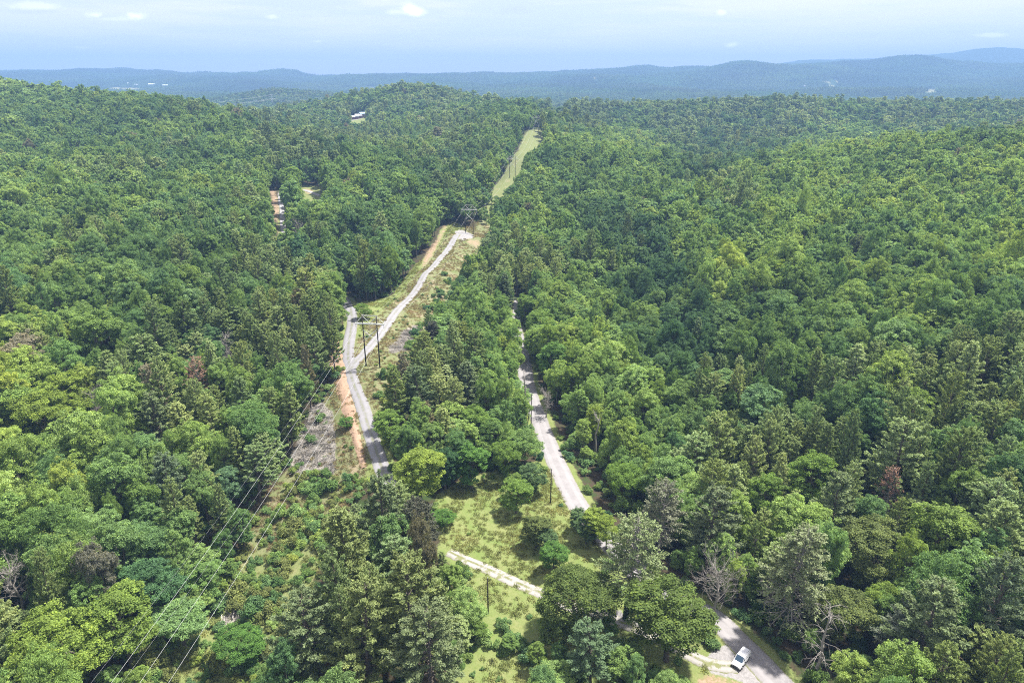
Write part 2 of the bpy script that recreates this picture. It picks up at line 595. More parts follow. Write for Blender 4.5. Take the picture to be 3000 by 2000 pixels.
def ground_material():
    m, N = newmat('ground_surface')
    g = N.n('ShaderNodeNewGeometry')
    P = g.outputs['Position']

    def at(n_):
        return N.n('ShaderNodeAttribute', attribute_type='GEOMETRY', attribute_name=n_).outputs['Fac']
    n_big = N.noise(P, .035, 5, .6)
    n_mid = N.noise(P, .22, 5, .65)
    n_fine = N.noise(P, 1.6, 4, .7)
    n_tiny = N.noise(P, 6.0, 3, .7)
    wob = N.math('MULTIPLY', N.math('SUBTRACT', N.math('ADD', N.math('MULTIPLY', n_mid, .5), N.math('MULTIPLY', n_fine, .5)), .5), 1.5)

    def mask(name, lo=.35, hi=.65):
        return N.ramp(N.math('ADD', at(name), wob), lo, hi)
    floor = N.mix(n_fine, (.035, .030, .018, 1), (.085, .065, .04, 1))
    floor = N.mix(N.ramp(n_mid, .45, .65), floor, (.040, .065, .020, 1))
    far = N.mix(N.ramp(n_big, .35, .65), (.026, .052, .020, 1), (.045, .085, .028, 1))
    far = N.mix(N.ramp(n_mid, .3, .7), far, (.03, .06, .02, 1))
    c = N.mix(at('far'), floor, far)
    gr = N.mix(N.ramp(n_mid, .3, .7), (.145, .195, .056, 1), (.205, .22, .088, 1))
    gr = N.mix(N.ramp(n_fine, .42, .75, 0, .75), gr, (.13, .175, .045, 1))
    gr = N.mix(N.ramp(n_tiny, .62, .8, 0, .45), gr, (.29, .27, .16, 1))
    dry = N.mix(N.ramp(n_mid, .3, .7), (.215, .20, .115, 1), (.135, .165, .060, 1))
    dry = N.mix(N.ramp(n_fine, .45, .7, 0, .7), dry, (.085, .125, .040, 1))
    dry = N.mix(N.ramp(N.noise(P, .12, 4, .6), .55, .68, 0, .8), dry, (.29, .225, .155, 1))
    dry = N.mix(N.ramp(n_tiny, .6, .8, 0, .5), dry, (.27, .25, .17, 1))
    gr = N.mix(at('dry'), gr, dry)
    c = N.mix(mask('grass'), c, gr)
    br = N.mix(N.ramp(n_fine, .38, .62), (.15, .14, .125, 1), (.43, .39, .33, 1))
    br = N.mix(N.ramp(n_mid, .5, .75, 0, .8), br, (.11, .14, .045, 1))
    br = N.mix(N.ramp(n_tiny, .35, .62, .5, 0), br, (.07, .07, .06, 1))
    c = N.mix(mask('brush', .4, .7), c, br)
    dt = N.mix(N.ramp(n_fine, .3, .7), (.27, .18, .12, 1), (.35, .26, .185, 1))
    dt = N.mix(N.ramp(n_tiny, .55, .75, 0, .6), dt, (.2, .17, .09, 1))
    dt = N.mix(N.ramp(N.noise(P, .55, 5, .7), .5, .62, 0, .85), dt, (.19, .19, .08, 1))
    c = N.mix(mask('dirt'), c, dt)
    gv = N.mix(N.ramp(n_fine, .3, .7), (.22, .21, .205, 1), (.31, .295, .29, 1))
    gv = N.mix(N.ramp(n_tiny, .62, .8, 0, .5), gv, (.20, .19, .17, 1))
    c = N.mix(mask('gravel'), c, gv)
    fd = N.mix(n_mid, (.20, .22, .09, 1), (.27, .25, .14, 1))
    c = N.mix(at('field'), c, fd)
    b = N.n('ShaderNodeBsdfPrincipled', i_Roughness=.95)
    N.put(b.inputs['Base Color'], c)
    N.put(b.inputs['Specular IOR Level'], .1)
    bump = N.n('ShaderNodeBump', i_Strength=.6, i_Distance=.5)
    N.put(bump.inputs['Height'], N.math('ADD', n_fine, N.math('MULTIPLY', n_tiny, .4)))
    N.put(b.inputs['Normal'], bump.outputs[0])
    out(N, b)
    return m


def road_material(name, light, darkc, centre=0.0, patch=0.0):
    """gravel with wheel tracks; U across 0..1, V metres along"""
    m, N = newmat(name)
    uv = N.n('ShaderNodeUVMap')
    s = N.n('ShaderNodeSeparateXYZ', i_0=uv.outputs[0])
    g = N.n('ShaderNodeNewGeometry')
    P = g.outputs['Position']
    u = s.outputs[0]
    n1 = N.noise(P, .35, 5, .65)
    n2 = N.noise(P, 2.2, 4, .7)
    n3 = N.noise(P, 9.0, 3, .7)
    c = N.mix(N.ramp(n1, .35, .65), (*light, 1), (*[x * .84 for x in light], 1))
    c = N.mix(N.ramp(n2, .5, .8, 0, .6), c, (*darkc, 1))
    c = N.mix(N.ramp(n3, .58, .8, 0, .5), c, (*[x * .55 for x in light], 1))
    uw = N.math('ADD', u, N.math('MULTIPLY', N.math('SUBTRACT', n1, .5), .10))
    tr = N.math('ABSOLUTE', N.math('SUBTRACT', N.math('ABSOLUTE', N.math('SUBTRACT', uw, .5)), .20))
    track = N.ramp(tr, .11, .04)
    c = N.mix(N.math('MULTIPLY', track, .5), c, (*[min(1, x * 1.13) for x in light], 1))
    if centre:
        cen = N.ramp(N.math('ABSOLUTE', N.math('SUBTRACT', uw, .5)), .10, .05)
        cen = N.math('MULTIPLY', cen, N.ramp(N.math('ADD', N.math('MULTIPLY', n1, .5), N.math('MULTIPLY', n2, .5)), .40, .56))
        c = N.mix(N.math('MULTIPLY', cen, centre), c, (.145, .155, .06, 1))
    if patch:
        c = N.mix(N.ramp(N.noise(P, .5, 5, .7), .5, .62, 0, patch), c, (.16, .17, .07, 1))
    edge = N.ramp(N.math('ADD', N.math('ABSOLUTE', N.math('SUBTRACT', u, .5)), N.math('MULTIPLY', N.math('SUBTRACT', n2, .5), .22)), .36, .45)
    c = N.mix(edge, c, (.15, .16, .065, 1))
    b = N.n('ShaderNodeBsdfPrincipled', i_Roughness=.95)
    N.put(b.inputs['Base Color'], c)
    N.put(b.inputs['Specular IOR Level'], .1)
    bump = N.n('ShaderNodeBump', i_Strength=.4, i_Distance=.1)
    N.put(bump.inputs['Height'], n3)
    N.put(b.inputs['Normal'], bump.outputs[0])
    out(N, b)
    return m


# ------------------------------------------------------------------ open ground seen in the photograph (pixels of the photograph, with a depth range)
OPEN = {
    'grass': [
        (P2((800, 845), (770, 880), (735, 960), (712, 1060), (700, 1092), (780, 1098), (892, 1106), (886, 1060), (868, 980), (862, 905), (880, 850), (925, 812), (950, 765), (980, 700), (1008, 660), (1042, 602), (1062, 572), (1112, 566),
            (1105, 545), (1085, 528), (1040, 508), (1010, 528), (1000, 568), (950, 612), (900, 680), (862, 692), (832, 692), (815, 700), (830, 760), (812, 800)), 120, 480),
        (P2((1000, 1150), (1050, 1105), (1110, 1090), (1150, 1110), (1165, 1180), (1200, 1190), (1215, 1150), (1245, 1100), (1262, 1062), (1290, 1125), (1345, 1195), (1375, 1250), (1395, 1300), (1330, 1310), (1290, 1325), (1245, 1368), (1255, 1430), (1160, 1412), (1112, 1395), (1070, 1318), (1038, 1272), (1000, 1225)), 100, 260),
        (P2((1058, 1568), (1080, 1520), (1120, 1508), (1190, 1518), (1210, 1568), (1210, 1700), (1040, 1700)), 60, 160),
        (P2((1395, 1385), (1410, 1360), (1470, 1390), (1490, 1440), (1480, 1462), (1420, 1452)), 100, 180),
        (P2((1590, 1540), (1620, 1480), (1650, 1500), (1700, 1500), (1800, 1568), (1850, 1700), (1560, 1700)), 60, 160),
        (P2((690, 425), (738, 428), (738, 463), (700, 462)), 350, 640),
        ([(1541, 384), (1531, 407), (1522, 431), (1514, 458), (1482, 496), (1469, 521), (1451, 543), (1440, 562), (1462, 566), (1496, 543), (1506, 521), (1520, 505), (1527, 484), (1533, 468), (1543, 449), (1573, 431), (1589, 411), (1591, 384)], 480, 960),
        (P2((775, 278), (835, 262), (862, 270), (845, 285), (790, 285)), 1000, 1300)],
    'scrub': [
        (P2((700, 1085), (860, 1100), (800, 1150), (745, 1250), (722, 1330), (650, 1400), (560, 1500), (510, 1568), (400, 1700), (330, 1700), (455, 1500), (540, 1400), (560, 1300), (602, 1220), (650, 1130)), 90, 230),
        (P2((505, 1420), (560, 1385), (600, 1400), (560, 1470), (500, 1500)), 90, 200)],
    'brush': [
        (P2((728, 915), (768, 950), (772, 1020), (768, 1090), (690, 1090), (664, 1075), (672, 1040), (700, 985)), 150, 260),
        (P2((940, 750), (965, 745), (955, 800), (900, 812), (890, 800)), 200, 330),
        (P2((500, 1418), (545, 1395), (560, 1420), (530, 1450), (505, 1450)), 90, 200)],
    'dirt': [
        (P2((1062, 555), (1100, 545), (1110, 565), (1085, 568)), 300, 480),
        (P2((1020, 510), (1034, 512), (1010, 560), (985, 605), (960, 625), (975, 580), (1000, 550)), 300, 480),
        (P2((615, 436), (632, 432), (650, 470), (640, 520), (655, 555), (648, 562), (628, 520), (622, 470)), 350, 640),
        (P2((1600, 1552), (1640, 1546), (1690, 1556), (1720, 1575), (1600, 1600)), 60, 150),
        ([(1543, 386), (1560, 386), (1553, 398), (1540, 400)], 600, 960),
        (P2((690, 428), (712, 430), (735, 445), (700, 447)), 350, 640)],
    'gravel': [
        (P2((1042, 530), (1062, 528), (1090, 540), (1086, 548), (1050, 550)), 300, 480),
        (P2((1630, 1498), (1668, 1478), (1720, 1500), (1800, 1558), (1815, 1600), (1720, 1568), (1640, 1548), (1612, 1525)), 60, 150),
        (P2((1410, 1400), (1440, 1410), (1482, 1450), (1470, 1458), (1420, 1430)), 100, 170),
        (P2((778, 276), (835, 266), (832, 272), (790, 282)), 1000, 1300),
        (P2((636, 440), (652, 445), (655, 520), (645, 530), (640, 480)), 350, 640)],
    'field': [
        (P2((372, 225), (470, 236), (470, 243), (375, 232)), 1800, 4000),
        (P2((620, 246), (715, 248), (716, 253), (622, 251)), 1400, 2400),
        (P2((2110, 205), (2160, 203), (2162, 212), (2112, 213)), 2500, 5500),
        (P2((1345, 218), (1362, 218), (1358, 236), (1342, 236)), 2500, 4500), (P2((1362, 176), (1370, 176), (1362, 222), (1350, 222)), 3500, 7600),
        (P2((1890, 187), (1925, 187), (1925, 190), (1890, 190)), 3500, 6500), (P2((250, 200), (330, 203), (330, 208), (255, 206)), 3500, 6500),
        (P2((1895, 196), (1925, 196), (1925, 199), (1895, 199)), 3500, 6500), (P2((840, 200), (870, 200), (870, 203), (840, 203)), 3500, 6500)],
}


def in_zone(kind, px, py, t):
    r = np.zeros(np.shape(px), bool)
    for poly, a, b in OPEN[kind]:
        r |= inpoly(px, py, poly) & (t > a) & (t < b)
    return r


# ------------------------------------------------------------------ roads: centre lines on the ground
def trace(pixels, n=None):
    pts = [hit(a * D, b * D) for a, b in pixels]
    P = np.array([(p[0], p[1]) for p in pts])
    # Catmull-Rom through the points, resampled about every metre
    Q = np.vstack([2 * P[0] - P[1], P, 2 * P[-1] - P[-2]])
    res = []
    for i in range(1, len(Q) - 2):
        L = np.linalg.norm(Q[i + 1] - Q[i])
        k = max(2, int(L / 1.2))
        for j in range(k):
            s = j / k
            a, b, c, d = Q[i - 1], Q[i], Q[i + 1], Q[i + 2]
            res.append(.5 * ((2 * b) + (-a + c) * s + (2 * a - 5 * b + 4 * c - d) * s * s + (-a + 3 * b - 3 * c + d) * s ** 3))
    res.append(Q[-2])
    R = np.array(res)
    for _ in range(3):
        R[1:-1] = (R[:-2] + 2 * R[1:-1] + R[2:]) / 4
    return R


ROADS = [
    ('gravel_road', [(1900, 1680), (1795, 1575), (1740, 1515), (1680, 1455), (1640, 1415), (1560, 1378), (1485, 1330), (1425, 1272), (1378, 1225), (1338, 1175), (1308, 1125), (1277, 1060), (1256, 1010), (1237, 960), (1218, 910), (1208, 870), (1204, 830), (1193, 780), (1187, 740), (1190, 690)],
     6.4, ((.265, .252, .252), (.20, .19, .185), 0.0, 0.0), .02),
    ('meadow_track', [(1030, 1266), (1062, 1282), (1120, 1306), (1180, 1335), (1235, 1358), (1300, 1388), (1370, 1410), (1430, 1430), (1485, 1450), (1560, 1490), (1630, 1525), (1690, 1530)],
     3.3, ((.30, .285, .265), (.15, .15, .09), 1.0, 0.9), .05),
    ('slope_road', [(905, 1122), (887, 1100), (868, 1045), (848, 985), (830, 925), (812, 880), (802, 840), (800, 800), (806, 760), (808, 725), (796, 695), (775, 672)],
     4.6, ((.235, .23, .24), (.24, .225, .21), .55, 0.15), .08),
    ('ridge_road', [(806, 848), (850, 796), (886, 750), (925, 700), (965, 650), (1005, 600), (1043, 549), (1062, 537), (1088, 541)],
     3.9, ((.25, .245, .255), (.20, .175, .17), .2, 0.3), .11),
    ('lot_drive', [(660, 560), (650, 520), (648, 480), (645, 450), (668, 440), (700, 437), (735, 450)],
     3.6, ((.32, .31, .32), (.21, .20, .19), 0.2, 0.4), .14),
]
ROADP = [(n, trace(px), w, mt, dz) for n, px, w, mt, dz in ROADS]


def road_dist(x, y):
    """distance to the nearest road centre line minus half its width"""
    x = np.atleast_1d(x)
    y = np.atleast_1d(y)
    best = np.full(x.shape, 1e9)
    near = (y < 620) & (y > 30) & (np.abs(x) < 300)
    xi, yi = x[near], y[near]
    bi = best[near]
    for _, R, w, _, _ in ROADP:
        for i in range(0, len(xi), 20000):
            d = np.sqrt(((xi[i:i + 20000, None] - R[None, ::2, 0]) ** 2 + (yi[i:i + 20000, None] - R[None, ::2, 1]) ** 2).min(1)) - w / 2
            bi[i:i + 20000] = np.minimum(bi[i:i + 20000], d)
    best[near] = bi
    return best


LINE_X0, LINE_Y0, LINE_M = -47.3, 215.0, 0.118


def line_off(x, y):
    """sideways distance from the power line's axis"""
    return (x - (LINE_X0 + LINE_M * (y - LINE_Y0))) / math.sqrt(1 + LINE_M ** 2)


# ------------------------------------------------------------------ terrain mesh
M_GROUND = ground_material()
azs = np.concatenate([np.linspace(-180, -60, 25)[:-1], np.linspace(-60, -42, 30)[:-1], np.linspace(-42, 42, 440), np.linspace(42, 60, 30)[1:], np.linspace(60, 180, 25)[1:-1]])
azs = np.radians(azs)
rs = np.concatenate([[3, 10, 20, 32, 45], np.exp(np.linspace(math.log(60), math.log(620), 270)), np.exp(np.linspace(math.log(620), math.log(10500), 240))[1:]])
AZ, RR = np.meshgrid(azs, rs)
GX, GY = RR * np.sin(AZ), RR * np.cos(AZ)
GZ = hgt(GX, GY)
px_, py_, t_ = project(GX, GY, GZ)
rd = road_dist(GX.ravel(), GY.ravel()).reshape(GX.shape)
lo = line_off(GX, GY)
z_grass = np.maximum(in_zone('grass', px_, py_, t_), in_zone('scrub', px_, py_, t_)).astype(float)
z_grass = np.maximum(z_grass, .8 * (np.abs(lo) < np.where(GY > 430, 8, 12)) * (GY > 60) * (GY < 900))
lawn = inpoly(px_, py_, P2((1000, 1140), (1060, 1100), (1260, 1050), (1400, 1260), (1560, 1400), (1640, 1568), (1640, 1750), (1000, 1750), (1040, 1500), (1040, 1300))) & (t_ < 260)
z_grass = np.maximum(z_grass, lawn)
z_grass = np.maximum(z_grass, .7 * (rd < 2.0))
z_brush = in_zone('brush', px_, py_, t_).astype(float)
z_dirt = in_zone('dirt', px_, py_, t_).astype(float) * .62
z_gravel = in_zone('gravel', px_, py_, t_).astype(float)
z_field = in_zone('field', px_, py_, t_).astype(float)
z_far = smooth(500, 1500, RR)
z_dry = smooth(16, 11, np.abs(lo)) * smooth(120, 150, GY)
z_dry = np.maximum(z_dry, .45 * smooth(450, 520, RR)) * np.where(RR > 480, .5, 1)
z_dry = np.maximum(z_dry, .2 * (np.abs(lo) < 13))


def blur(a):
    b = a.copy()
    b[1:-1, 1:-1] = (a[1:-1, 1:-1] * 2 + a[2:, 1:-1] + a[:-2, 1:-1] + a[1:-1, 2:] + a[1:-1, :-2]) / 6
    return b


z_grass, z_brush, z_dirt, z_gravel = [blur(blur(a)) for a in (z_grass, z_brush, z_dirt, z_gravel)]
GZc = GZ - .45 * smooth(.4, -.9, rd) - .0
nr, na = GX.shape
V = np.stack([GX, GY, GZc], -1).reshape(-1, 3)
ii, jj = np.meshgrid(np.arange(nr - 1), np.arange(na), indexing='ij')
j2 = (jj + 1) % na
Q = np.stack([ii * na + jj, (ii + 1) * na + jj, (ii + 1) * na + j2, ii * na + j2], -1).reshape(-1, 4)[:, ::-1]
V = np.vstack([V, [[0, 0, float(hgt(0, 0)[0])]]])
me = mesh_from('ground', V, np.ascontiguousarray(Q), [M_GROUND], smoothed=True,
               vattr={k: np.append(a.ravel(), 0) for k, a in dict(grass=z_grass, brush=z_brush, dirt=z_dirt, gravel=z_gravel, dry=z_dry, field=z_field, far=z_far).items()})
ground = link(bpy.data.objects.new('ground', me))
tag(ground, 'rolling wooded hills with a grassy power line clearing', kind='structure')

for n_, R, w_, (lt, dk, cen, pat), dz in ROADP:
    Tn = np.gradient(R, axis=0)
    Tn /= np.linalg.norm(Tn, axis=1)[:, None] + 1e-9
    Nn = np.stack([Tn[:, 1], -Tn[:, 0]], 1)
    prof = np.linspace(-.5, .5, 11)
    drop = np.array([-.32, -.06, 0, .03, .05, .06, .05, .03, 0, -.06, -.32])
    wv = (w_ * (np.interp(R[:, 1], [240, 300], [1, .72]) if n_ == 'gravel_road' else 1)) * (1 + .10 * fbm(R[:, 0], R[:, 1], 9.0, 21, 3))
    X = R[:, None, 0] + Nn[:, None, 0] * prof[None] * wv[:, None] * 1.12
    Y = R[:, None, 1] + Nn[:, None, 1] * prof[None] * wv[:, None] * 1.12
    Z = hgt(X, Y) + drop[None] + dz
    L = np.concatenate([[0], np.cumsum(np.linalg.norm(np.diff(R, axis=0), axis=1))])
    uv = np.stack(np.broadcast_arrays(prof[None] + .5, L[:, None]), -1).reshape(-1, 2)
    n0, n1 = X.shape
    a, b = np.meshgrid(np.arange(n0 - 1), np.arange(n1 - 1), indexing='ij')
    Fq = np.stack([a * n1 + b, a * n1 + b + 1, (a + 1) * n1 + b + 1, (a + 1) * n1 + b], -1).reshape(-1, 4)
    o = link(bpy.data.objects.new(n_, mesh_from(n_, np.stack([X, Y, Z], -1).reshape(-1, 3), np.ascontiguousarray(Fq), [road_material(n_ + '_surface', lt, dk, cen, pat)], smoothed=True, uv=uv)))
    tag(o, kind='structure')

# bank of orange subsoil along the slope road
M_DIRT = simple('orange_subsoil', (.36, .25, .175), .95, spec=.1, noise=.9, scale=1.2, dark=.72)
R = trace([(768, 770), (766, 800), (775, 840), (790, 900), (806, 960), (822, 1020), (836, 1075)])
n0 = len(R)
Tn = np.gradient(R, axis=0)
Tn /= np.linalg.norm(Tn, axis=1)[:, None]
Nn = np.stack([Tn[:, 1], -Tn[:, 0]], 1)
prof = np.linspace(-.5, .5, 9)
s_ = np.linspace(0, 1, n0)
wv = np.interp(s_, [0, .25, .6, 1], [5.0, 7.0, 5.6, 2.4]) * (1 + .3 * fbm(R[:, 0], R[:, 1], 4.0, 8, 3))
X = R[:, None, 0] + Nn[:, None, 0] * prof[None] * wv[:, None]
Y = R[:, None, 1] + Nn[:, None, 1] * prof[None] * wv[:, None]
Z = hgt(X, Y) + (np.cos(prof * 2 * math.pi) * .5 + .5)[None] * (.55 + .35 * fbm(X, Y, 1.6, 4, 3)) - .12 + fbm(X, Y, .8, 14, 2) * .08
a, b = np.meshgrid(np.arange(n0 - 1), np.arange(8), indexing='ij')
Fq = np.stack([a * 9 + b, a * 9 + b + 1, (a + 1) * 9 + b + 1, (a + 1) * 9 + b], -1).reshape(-1, 4)
o = link(bpy.data.objects.new('dirt_bank', mesh_from('dirt_bank', np.stack([X, Y, Z], -1).reshape(-1, 3), np.ascontiguousarray(Fq), [M_DIRT], smoothed=True)))
tag(o, 'long low bank of orange dirt beside the slope road', kind='structure')


# ------------------------------------------------------------------ tree prototypes (unlinked source objects and shared meshes)
def unit(a):
    return a / (np.linalg.norm(a, axis=-1, keepdims=True) + 1e-9)


def leaf_quads(P, N, rs_, l, w, Tdir=None):
    """rhombic leaves: centres, normals -> vertices (4n,3), faces (n,4)"""
    n = len(P)
    if Tdir is None:
        Tdir = rs_.normal(size=(n, 3))
    Tg = Tdir - N * (Tdir * N).sum(1, keepdims=True)
    Tg = unit(Tg)
    B = np.cross(N, Tg)
    l = np.broadcast_to(l, (n,))[:, None]
    w = np.broadcast_to(w, (n,))[:, None]
    bend = N * l * rs_.uniform(-.25, .25, (n, 1))
    V = np.stack([P + Tg * l * .5 + bend, P + B * w * .5, P - Tg * l * .5 + bend, P - B * w * .5], 1).reshape(-1, 3)
    return V, np.arange(4 * n).reshape(n, 4)


def limb_tubes(segs, n=5):
    mb = MB()
    for pts, rad in segs:
        mb.tube(pts, rad, n, cap=False)
    return mb


class Proto:
    def __init__(self, crown, trunk, R, H):
        self.crown, self.trunk, self.R, self.H = crown, trunk, R, H
        self.joined = None


def broadleaf(seed, H=18.0, R=4.6, nl=9000, leaf=.30, shape=0, lod=0, sparse=1.0):
    rs_ = np.random.RandomState(seed)
    base = H * (.24 if shape != 2 else .14)
    cz = base + (H - base) * .52
    hz = (H - base) * .52
    # lobes: a few big limbs each carrying a rounded mass, masses carrying leaf clumps
    nb = [15, 12, 17, 16][shape]
    lobes = []
    for k in range(nb):
        if k == 0:
            p = np.array([0, 0, cz + hz * .45]); r = R * .52
        else:
            a = 2 * math.pi * (k * .381966 + rs_.uniform(-.06, .06))
            zt = -.75 + 1.45 * ((k * .6180339) % 1.0)
            rr = R * .62 * math.sqrt(max(0.1, 1 - zt * zt * .9)) * rs_.uniform(.8, 1.15)
            p = np.array([rr * math.cos(a), rr * math.sin(a), cz + zt * hz * .85])
            r = R * rs_.uniform(.34, .50)
            if shape == 3:      # two tops of different height
                sd_ = 1 if k % 2 else -1
                p = p * np.array([.75, .9, 1]) + np.array([sd_ * R * .33, 0, -hz * .28 if sd_ > 0 else hz * .12])
        lobes.append((p, r))
    ncl = {0: 13, 1: 8, 2: 4}[lod]
    CP_, CR_, CD_ = [], [], []
    for p, r in lobes:
        for _ in range(ncl):
            d = unit(rs_.normal(size=3) + np.array([0, 0, .55]) + unit(p - np.array([0, 0, cz])) * .7)
            CP_.append(p + d * r * rs_.uniform(.7, 1.05) * np.array([1, 1, .85]))
            CR_.append(r * rs_.uniform(.32, .5))
            CD_.append(d)
    # the crown's outer skin between the limbs
    for _ in range({0: 120, 1: 70, 2: 30}[lod]):
        d = unit(rs_.normal(size=3) + np.array([0, 0, .25]))
        bump_ = 1 + .16 * math.sin(3.1 * math.atan2(d[1], d[0]) + seed) + rs_.uniform(-.16, .10)
        q_ = np.array([0, 0, cz]) + d * np.array([R, R, hz]) * .80 * bump_
        if shape == 3:
            q_ = q_ + np.array([0, 0, -hz * .30 if q_[0] > .1 * R else hz * .10])
        CP_.append(q_)
        CR_.append(R * rs_.uniform(.10, .19))
        CD_.append(d)
    CP_, CR_, CD_ = np.array(CP_), np.array(CR_), np.array(CD_)
    idx = rs_.choice(len(CP_), nl, p=CR_ ** 2 / (CR_ ** 2).sum())
    d = unit(rs_.normal(size=(nl, 3)) + CD_[idx] * .8 + np.array([0, 0, .55]))
    rad = CR_[idx] * rs_.uniform(.55, 1.15, nl)
    P = CP_[idx] + d * rad[:, None] * np.array([1, 1, .72])
    N = unit(d * .7 + rs_.normal(size=(nl, 3)) * .55 + np.array([0, 0, .35]))
    sz = leaf * rs_.uniform(.7, 1.4, nl)
    V, Fq = leaf_quads(P, N, rs_, sz, sz * .72)
    clump_v = rs_.uniform(.3, .75, len(CP_))
    lv = np.clip(clump_v[idx] + rs_.normal(0, .17, nl), 0, 1)
    segs = []
    top = np.array([0, 0, H * .78])
    bend = rs_.normal(0, .25, (4, 2))
    tp = [(bend[i][0] * i * .3, bend[i][1] * i * .3, z) for i, z in enumerate(np.linspace(-.6, H * .78, 4))]
    tr = H * .0125 + .06
    segs.append((tp, [tr * 1.25, tr, tr * .7, tr * .3]))
    for p, r in lobes[1:]:
        z0 = rs_.uniform(base * .9, cz)
        st = np.array([np.interp(z0, [q[2] for q in tp], [q[0] for q in tp]), np.interp(z0, [q[2] for q in tp], [q[1] for q in tp]), z0])
        mid = (st + p) / 2 + np.array([0, 0, -.3])
        segs.append(([st, mid, p], [tr * .42, tr * .3, tr * .12]))
        if lod == 0:
            for _ in range(3):
                e = p + unit(rs_.normal(size=3) + unit(p - st)) * r * .85
                segs.append(([mid * .3 + p * .7, e], [tr * .16, tr * .06]))
    return V, Fq, lv, limb_tubes(segs, 6 if lod == 0 else 4), R, H


def pine(seed, H=24.0, R=4.2, nq=9000, ln=.5, lod=0, droop=0.0, foliage=1.0, start=.28, bare=.0, flat=0.5, power=.75, gap=.85):
    rs_ = np.random.RandomState(seed)
    segs = []
    tr = H * .0115 + .05
    lean = rs_.normal(0, .012, 2) * H
    tp = [(lean[0] * s * s, lean[1] * s * s, z) for s, z in zip(np.linspace(0, 1, 6), np.linspace(-.6, H * .985, 6))]
    segs.append((tp, [tr * 1.2, tr, tr * .82, tr * .6, tr * .35, .03]))
    br = []
    z = H * start
    k = 0
    while z < H * .985:
        f = (z - H * start) / (H * (1 - start))
        prof_ = (1 - f) ** power * (.55 + .45 * min(1, f * 4.0 + .3))
        nb = rs_.randint(4, 7) if lod < 2 else 5
        for b in range(nb):
            a = 2 * math.pi * (b / nb + k * .37) + rs_.uniform(-.35, .35)
            L = R * prof_ * rs_.uniform(.62, 1.18) + .25
            rise = rs_.uniform(-.05, .22) + f * .65 - droop
            br.append((z + rs_.uniform(-.2, .2), a, L, rise, f))
        z += gap * (1 if lod == 0 else 1.4 if lod == 1 else 2.2) * rs_.uniform(.75, 1.25)
        k += 1
    wts = np.array([b[2] ** 1.35 * (1.0 if b[4] > bare else .12) for b in br])
    ns = rs_.multinomial(int(nq * foliage), wts / wts.sum())
    Ps, Ns, Ts, Ls, lvs = [], [], [], [], []
    for (z, a, L, rise, f), n in zip(br, ns):
        s0 = z / H
        bx, by = lean[0] * s0 * s0, lean[1] * s0 * s0
        dx, dy = math.cos(a), math.sin(a)
        curl = rs_.uniform(.05, .22)

        def at(s):
            return np.stack([bx + dx * L * s, by + dy * L * s, z + L * (rise * s + curl * s * s * s - (droop * .6) * s * s)], -1)
        if lod == 0 or (lod == 1 and foliage < .8):
            pts = at(np.array([0, .35, .7, 1.0]))
            segs.append((list(pts), [max(.02, .016 * L + .012), .012 * L + .01, .006 * L + .008, .006]))
            if foliage < .8:
                for _ in range(int(3 + L)):
                    s = rs_.uniform(.3, .95)
                    q = at(np.array([s]))[0]
                    aa = a + rs_.choice([-1, 1]) * rs_.uniform(.5, 1.1)
                    l2 = L * rs_.uniform(.12, .34) * (1.1 - s * .5)
                    e = q + np.array([math.cos(aa) * l2, math.sin(aa) * l2, rs_.uniform(-.1, .35) * l2 - droop * l2 * .5])
                    segs.append(([q, e], [.018, .006]))
        if n < 1:
            continue
        # needles sit in plumes along side shoots
        nsh = max(4, int(L * 3.4))
        sh_s = rs_.uniform(.25, 1.02, nsh) ** .8
        sh_side = rs_.choice([-1, 1], nsh)
        sh_a = a + sh_side * rs_.uniform(.25, 1.0, nsh) * (1.1 - .6 * sh_s)
        sh_l = L * rs_.uniform(.14, .34, nsh) * (1.15 - .6 * sh_s) + .2
        sh_up = rs_.uniform(.0, .5, nsh) + .12
        ii_ = rs_.randint(0, nsh, n)
        q = at(sh_s[ii_])
        s2 = rs_.uniform(0, 1, n)
        sd = np.stack([np.cos(sh_a[ii_]), np.sin(sh_a[ii_]), sh_up[ii_] - droop], -1)
        P = q + sd * (sh_l[ii_] * s2)[:, None] + rs_.normal(0, .13, (n, 3)) * (1 + .5 * lod)
        Tt = unit(sd * .8 + rs_.normal(size=(n, 3)) * .5 + np.array([0, 0, .45]))
        Nn_ = unit(rs_.normal(size=(n, 3)) * .75 + np.array([dx * .25, dy * .25, flat + .30]))
        Ps.append(P); Ts.append(Tt); Ns.append(Nn_)
        Ls.append(ln * rs_.uniform(.7, 1.35, n))
        lvs.append(np.clip(.35 + .3 * s2 + rs_.uniform(-.12, .12, nsh)[ii_] + rs_.normal(0, .12, n), 0, 1))
    P, N, Tt, Ls, lv = [np.concatenate(q) for q in (Ps, Ns, Ts, Ls, lvs)]
    V, Fq = leaf_quads(P, N, rs_, Ls, Ls * (.42 + .10 * lod), Tt)
    return V, Fq, lv, limb_tubes(segs, 6 if lod == 0 else 4), R, H


def make_proto(kind, data, leafmat_, barkmat, joined=False, crown_name='crown'):
    V, Fq, lv, mb, R, H = data
    if not joined:
        cm = mesh_from(crown_name, V, Fq, [leafmat_], fattr={'leafv': lv})
        tm = mb.mesh('trunk', [barkmat], True)
        return Proto(cm, tm, R, H)
    nv = len(V)
    q = [f for f in mb.f if len(f) == 4]
    FF = np.vstack([Fq, np.array(q) + nv]) if q else Fq
    VV = np.vstack([V, np.array(mb.v)])
    mi = np.concatenate([np.zeros(len(Fq)), np.ones(len(q))])
    m_ = mesh_from(kind, VV, np.ascontiguousarray(FF), [leafmat_, barkmat], mi, fattr={'leafv': np.concatenate([lv, np.zeros(len(q))])})
    p = Proto(None, None, R, H)
    p.joined = bpy.data.objects.new(kind + '_source', m_)
    return p


